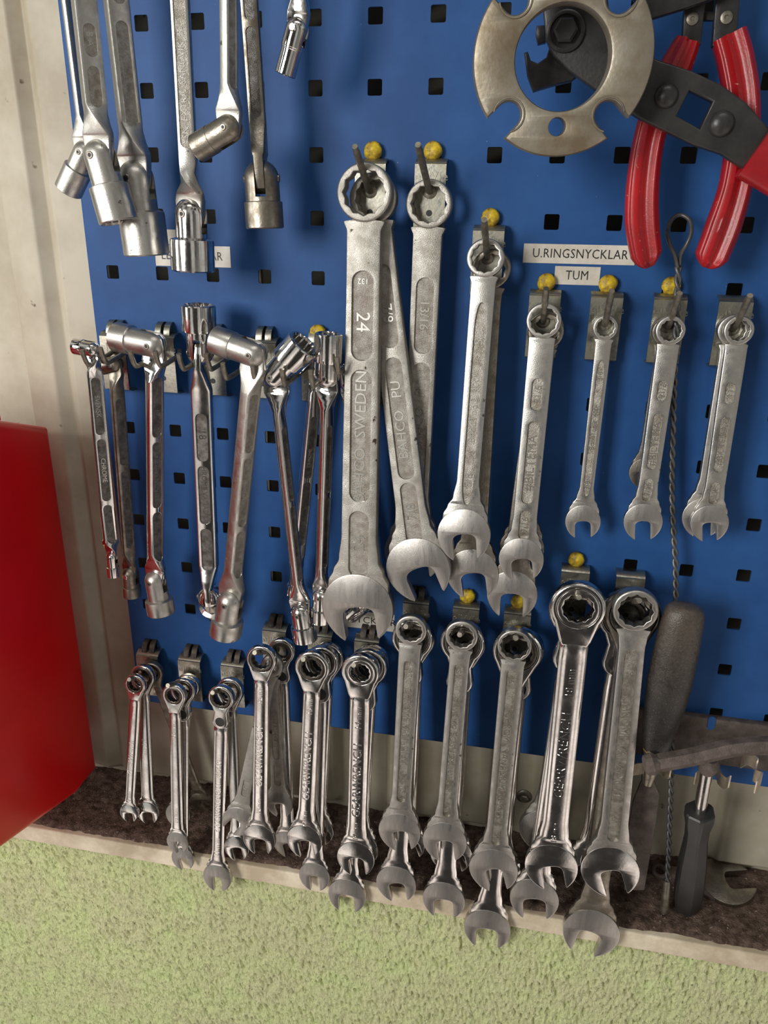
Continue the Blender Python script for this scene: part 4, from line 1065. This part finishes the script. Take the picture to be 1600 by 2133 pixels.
# ================================================================ SCRAPER WITH BLACK HANDLE
def scraper():
    Y = -.044
    A = at(1430, 1258, Y); B = at(1365, 1560, Y - .004)
    fr = frame(A, B)
    o = thing('scraper', fr, 'scraper with a thick dusty black handle and dull steel blade, right of the last wrench', 'scraper')
    k = ppm(A); Lh = (B - A).length
    bm = bmesh.new()
    prof = [(0, 2), (.006, 24), (.02, 34), (.05, 40), (.12, 43), (.30, 46), (.50, 47), (.68, 43), (.85, 36), (.95, 31), (1.0, 27)]
    secs = []
    for u, w in prof:
        secs.append([(x, y, -u * Lh) for x, y in ovalsec(w * k, w * k * .78, .92, 32)])
    add_loft(bm, secs); finish(bm, 'handle', 'dusty_black', o, angle=60)
    bm = bmesh.new(); add_lathe(bm, [(-Lh + .001, 25 * k), (-Lh - .002, 25 * k), (-Lh - .003, 24 * k), (-Lh - .010, 17 * k), (-Lh - .022, 14 * k), (-Lh - .03, 10 * k)], 28)
    finish(bm, 'ferrule', 'tarnished', o)
    bm = bmesh.new(); add_lathe(bm, [(-Lh - .0002, 25.6 * k), (-Lh - .0012, 25.6 * k)], 28); finish(bm, 'yellow_band', 'yellow', o)
    px_poly(o, [(1337, 1590), (1364, 1590), (1361, 1622), (1374, 1655), (1368, 1700), (1342, 1852), (1300, 1852), (1306, 1745), (1318, 1668), (1336, 1625)], -.030, .0012, .0005, 'blade', 'brown')
scraper()

# ================================================================ CLIP RAIL, HEX BAR, SCREWDRIVER
def rail():
    A = at(1300, 1470, -.006); B = at(1600, 1503, -.006)
    zt = -.3815; zb = -.4225
    o = thing('clip_rail', Matrix.Translation((.43, 0, zt)), 'dusty brown metal rail with bent spring clips at the lower right of the board', 'tool rail')
    bm = bmesh.new()
    prof = [(-.001, 0), (-.006, .0005), (-.0072, -.003), (-.0062, -.010), (-.0066, -.018), (-.011, -.024), (-.0115, -.034), (-.006, -.0385), (-.001, -.0385)]
    pr = smooth_path([(0, a, b) for a, b in prof], 4)
    lo = [(p.y, p.z) for p in pr]
    secs = [[(x, y, z) for y, z in lo] + [(x, y + .0012, z) for y, z in lo[::-1]] for x in (-.045, .30)]
    add_loft(bm, secs); finish(bm, 'rail', 'brown', o, angle=40)
    for px, py in ((1482, 1506),):
        P = at(px, py, -.0072)
        bm = bmesh.new(); q = circle(.0028, 12); lp = [(x, z + .003 if z > 0 else z - .003) for x, z in q]
        add_plate(bm, [lp], .0006, .0001, 1, Matrix.Translation((P.x - .43, -.0072, P.z - zt))); finish(bm, 'oblong_slot', 'blue', o)
    def clip(pts, w, name='spring_clip'):
        P = smooth_path([at(x, y, yy) - Vector((.43, 0, zt)) for x, y, yy in pts], 6)
        bm = bmesh.new(); secs = []
        for i, p in enumerate(P):
            d = (P[min(i + 1, len(P) - 1)] - P[max(i - 1, 0)]).normalized()
            up = Vector((0, 0, 1)); n = up.cross(d).normalized() * .0005
            secs.append([p + n + up * w, p - n + up * w, p - n - up * w, p + n - up * w])
        add_loft(bm, secs); finish(bm, name, 'cream_metal', o, angle=50)
    clip([(1345, 1585, -.010), (1352, 1577, -.018), (1346, 1594, -.026), (1338, 1600, -.034), (1324, 1602, -.040), (1318, 1604, -.043)], .0052)
    clip([(1362, 1590, -.010), (1375, 1602, -.024), (1392, 1612, -.034), (1397, 1608, -.040)], .0045)
    clip([(1480, 1592, -.010), (1474, 1600, -.020), (1466, 1612, -.030), (1456, 1617, -.038), (1448, 1622, -.041)], .0052)
    clip([(1484, 1592, -.010), (1496, 1612, -.020), (1500, 1622, -.028), (1512, 1632, -.036), (1520, 1628, -.042)], .0052)
    clip([(1545, 1588, -.012), (1560, 1582, -.022), (1576, 1592, -.030), (1572, 1614, -.036), (1586, 1622, -.042), (1574, 1640, -.048)], .0052)
rail()
def hexbar():
    Y = -.062
    pts = [at(x, y, yy) for x, y, yy in ((1362, 1591, -.066), (1440, 1577, -.062), (1530, 1557, -.058), (1610, 1553, -.054), (1720, 1556, -.05))]
    A = pts[0]
    o = thing('hexagonal_bar', Matrix.Translation(A), 'dusty brown hexagonal steel bar lying across above the screwdriver', 'steel bar')
    P = smooth_path([p - A for p in pts], 6); n = len(P)
    bm = bmesh.new(); add_tube(bm, P, .0062, 6); finish(bm, 'bar', 'brown', o, angle=25)
    bm = bmesh.new(); d = (P[1] - P[0]).normalized()
    add_tube(bm, [P[0] - d * .0065, P[0] - d * .0055, P[0] - d * .001, P[0] + d * .003], [.0052, .0068, .0078, .006], 10); finish(bm, 'flared_end', 'brown', o, angle=30)
hexbar()
def driver():
    T = at(1474, 1598, -.046); Bm = at(1456, 1712, -.040)
    H0 = at(1458, 1690, -.040); H1 = atz(1430, 1890, ZL + .0045)
    fr = frame(H0, H1, yaw=30)
    o = thing('screwdriver', fr, 'screwdriver with a black six sided plastic handle standing upside down on the sill', 'screwdriver')
    inv = fr.inverted(); k = ppm(H0); Lh = (H1 - H0).length
    bm = bmesh.new(); secs = []
    for u, w in ((-.01, 28), (0.0, 31), (.07, 31), (.16, 26), (.26, 25), (.5, 31), (.75, 33), (.93, 31), (.985, 27), (1, 20)):
        s = []
        for q in range(6):
            for e_ in (-7, 7):
                a = R_(60 * q + e_); s.append((w * k * math.cos(a), w * k * math.sin(a) * .95, -u * Lh))
        secs.append(s)
    add_loft(bm, secs); finish(bm, 'handle', 'black_rubber', o, angle=22)
    bm = bmesh.new(); t0 = inv @ T; add_tube(bm, [Vector((0, 0, -.006)), Vector((0, 0, .002)), t0], [13 * k, 12.5 * k, 12.5 * k], 18); finish(bm, 'shaft', 'chrome', o, angle=40)
    bm = bmesh.new(); add_tube(bm, [t0 + Vector((0, 0, -.006)), t0 + Vector((0, 0, -.002)), t0 + Vector((.001, 0, .003)), t0 + Vector((.0015, 0, .008))], [.004, .0065, .0075, .005], 14); finish(bm, 'weld_knob', 'brown', o)
    lettering(o, 'WERA', -.002, -31 * k * .80, -.64 * Lh, .0075, 90, ext=.0002, material='slot')
driver()
# wrench lying on the sill
P1 = atz(1512, 1838, ZL + .008); P0 = P1 + Vector((-.075, .002, 0))
P0 = atz(1375, 1815, ZL + .007)
wrench(None, None, 0, 0, 16, 10, 52, 38, 14, 16, 14, 'dusty brown wrench lying flat on the sill behind the screwdriver', m='brown', jm='tarnished', nh=Vector((0, -.25, 1)), P=(P0, P1), kind='box')
# wall bolt
P = at(1092, 1658, YW)
o = thing('wall_bolt', Matrix.Translation((P.x, YW, P.z)), 'hex bolt with round washer in the white wall between two wrenches', 'bolt')
bm = bmesh.new(); add_lathe(bm, [(-.001, .0068), (.0008, .0068), (.0016, .0058), (.0018, .0048), (.0018, .0002)], 30, Matrix.Rotation(PI / 2, 4, 'X')); finish(bm, 'washer', 'rod', o)
bm = bmesh.new(); add_lathe(bm, [(0, .0040), (.0044, .0040), (.0052, .0032), (.0052, .0001)], 6, Matrix.Rotation(PI / 2, 4, 'X')); finish(bm, 'hex_head', 'rod', o, angle=20)
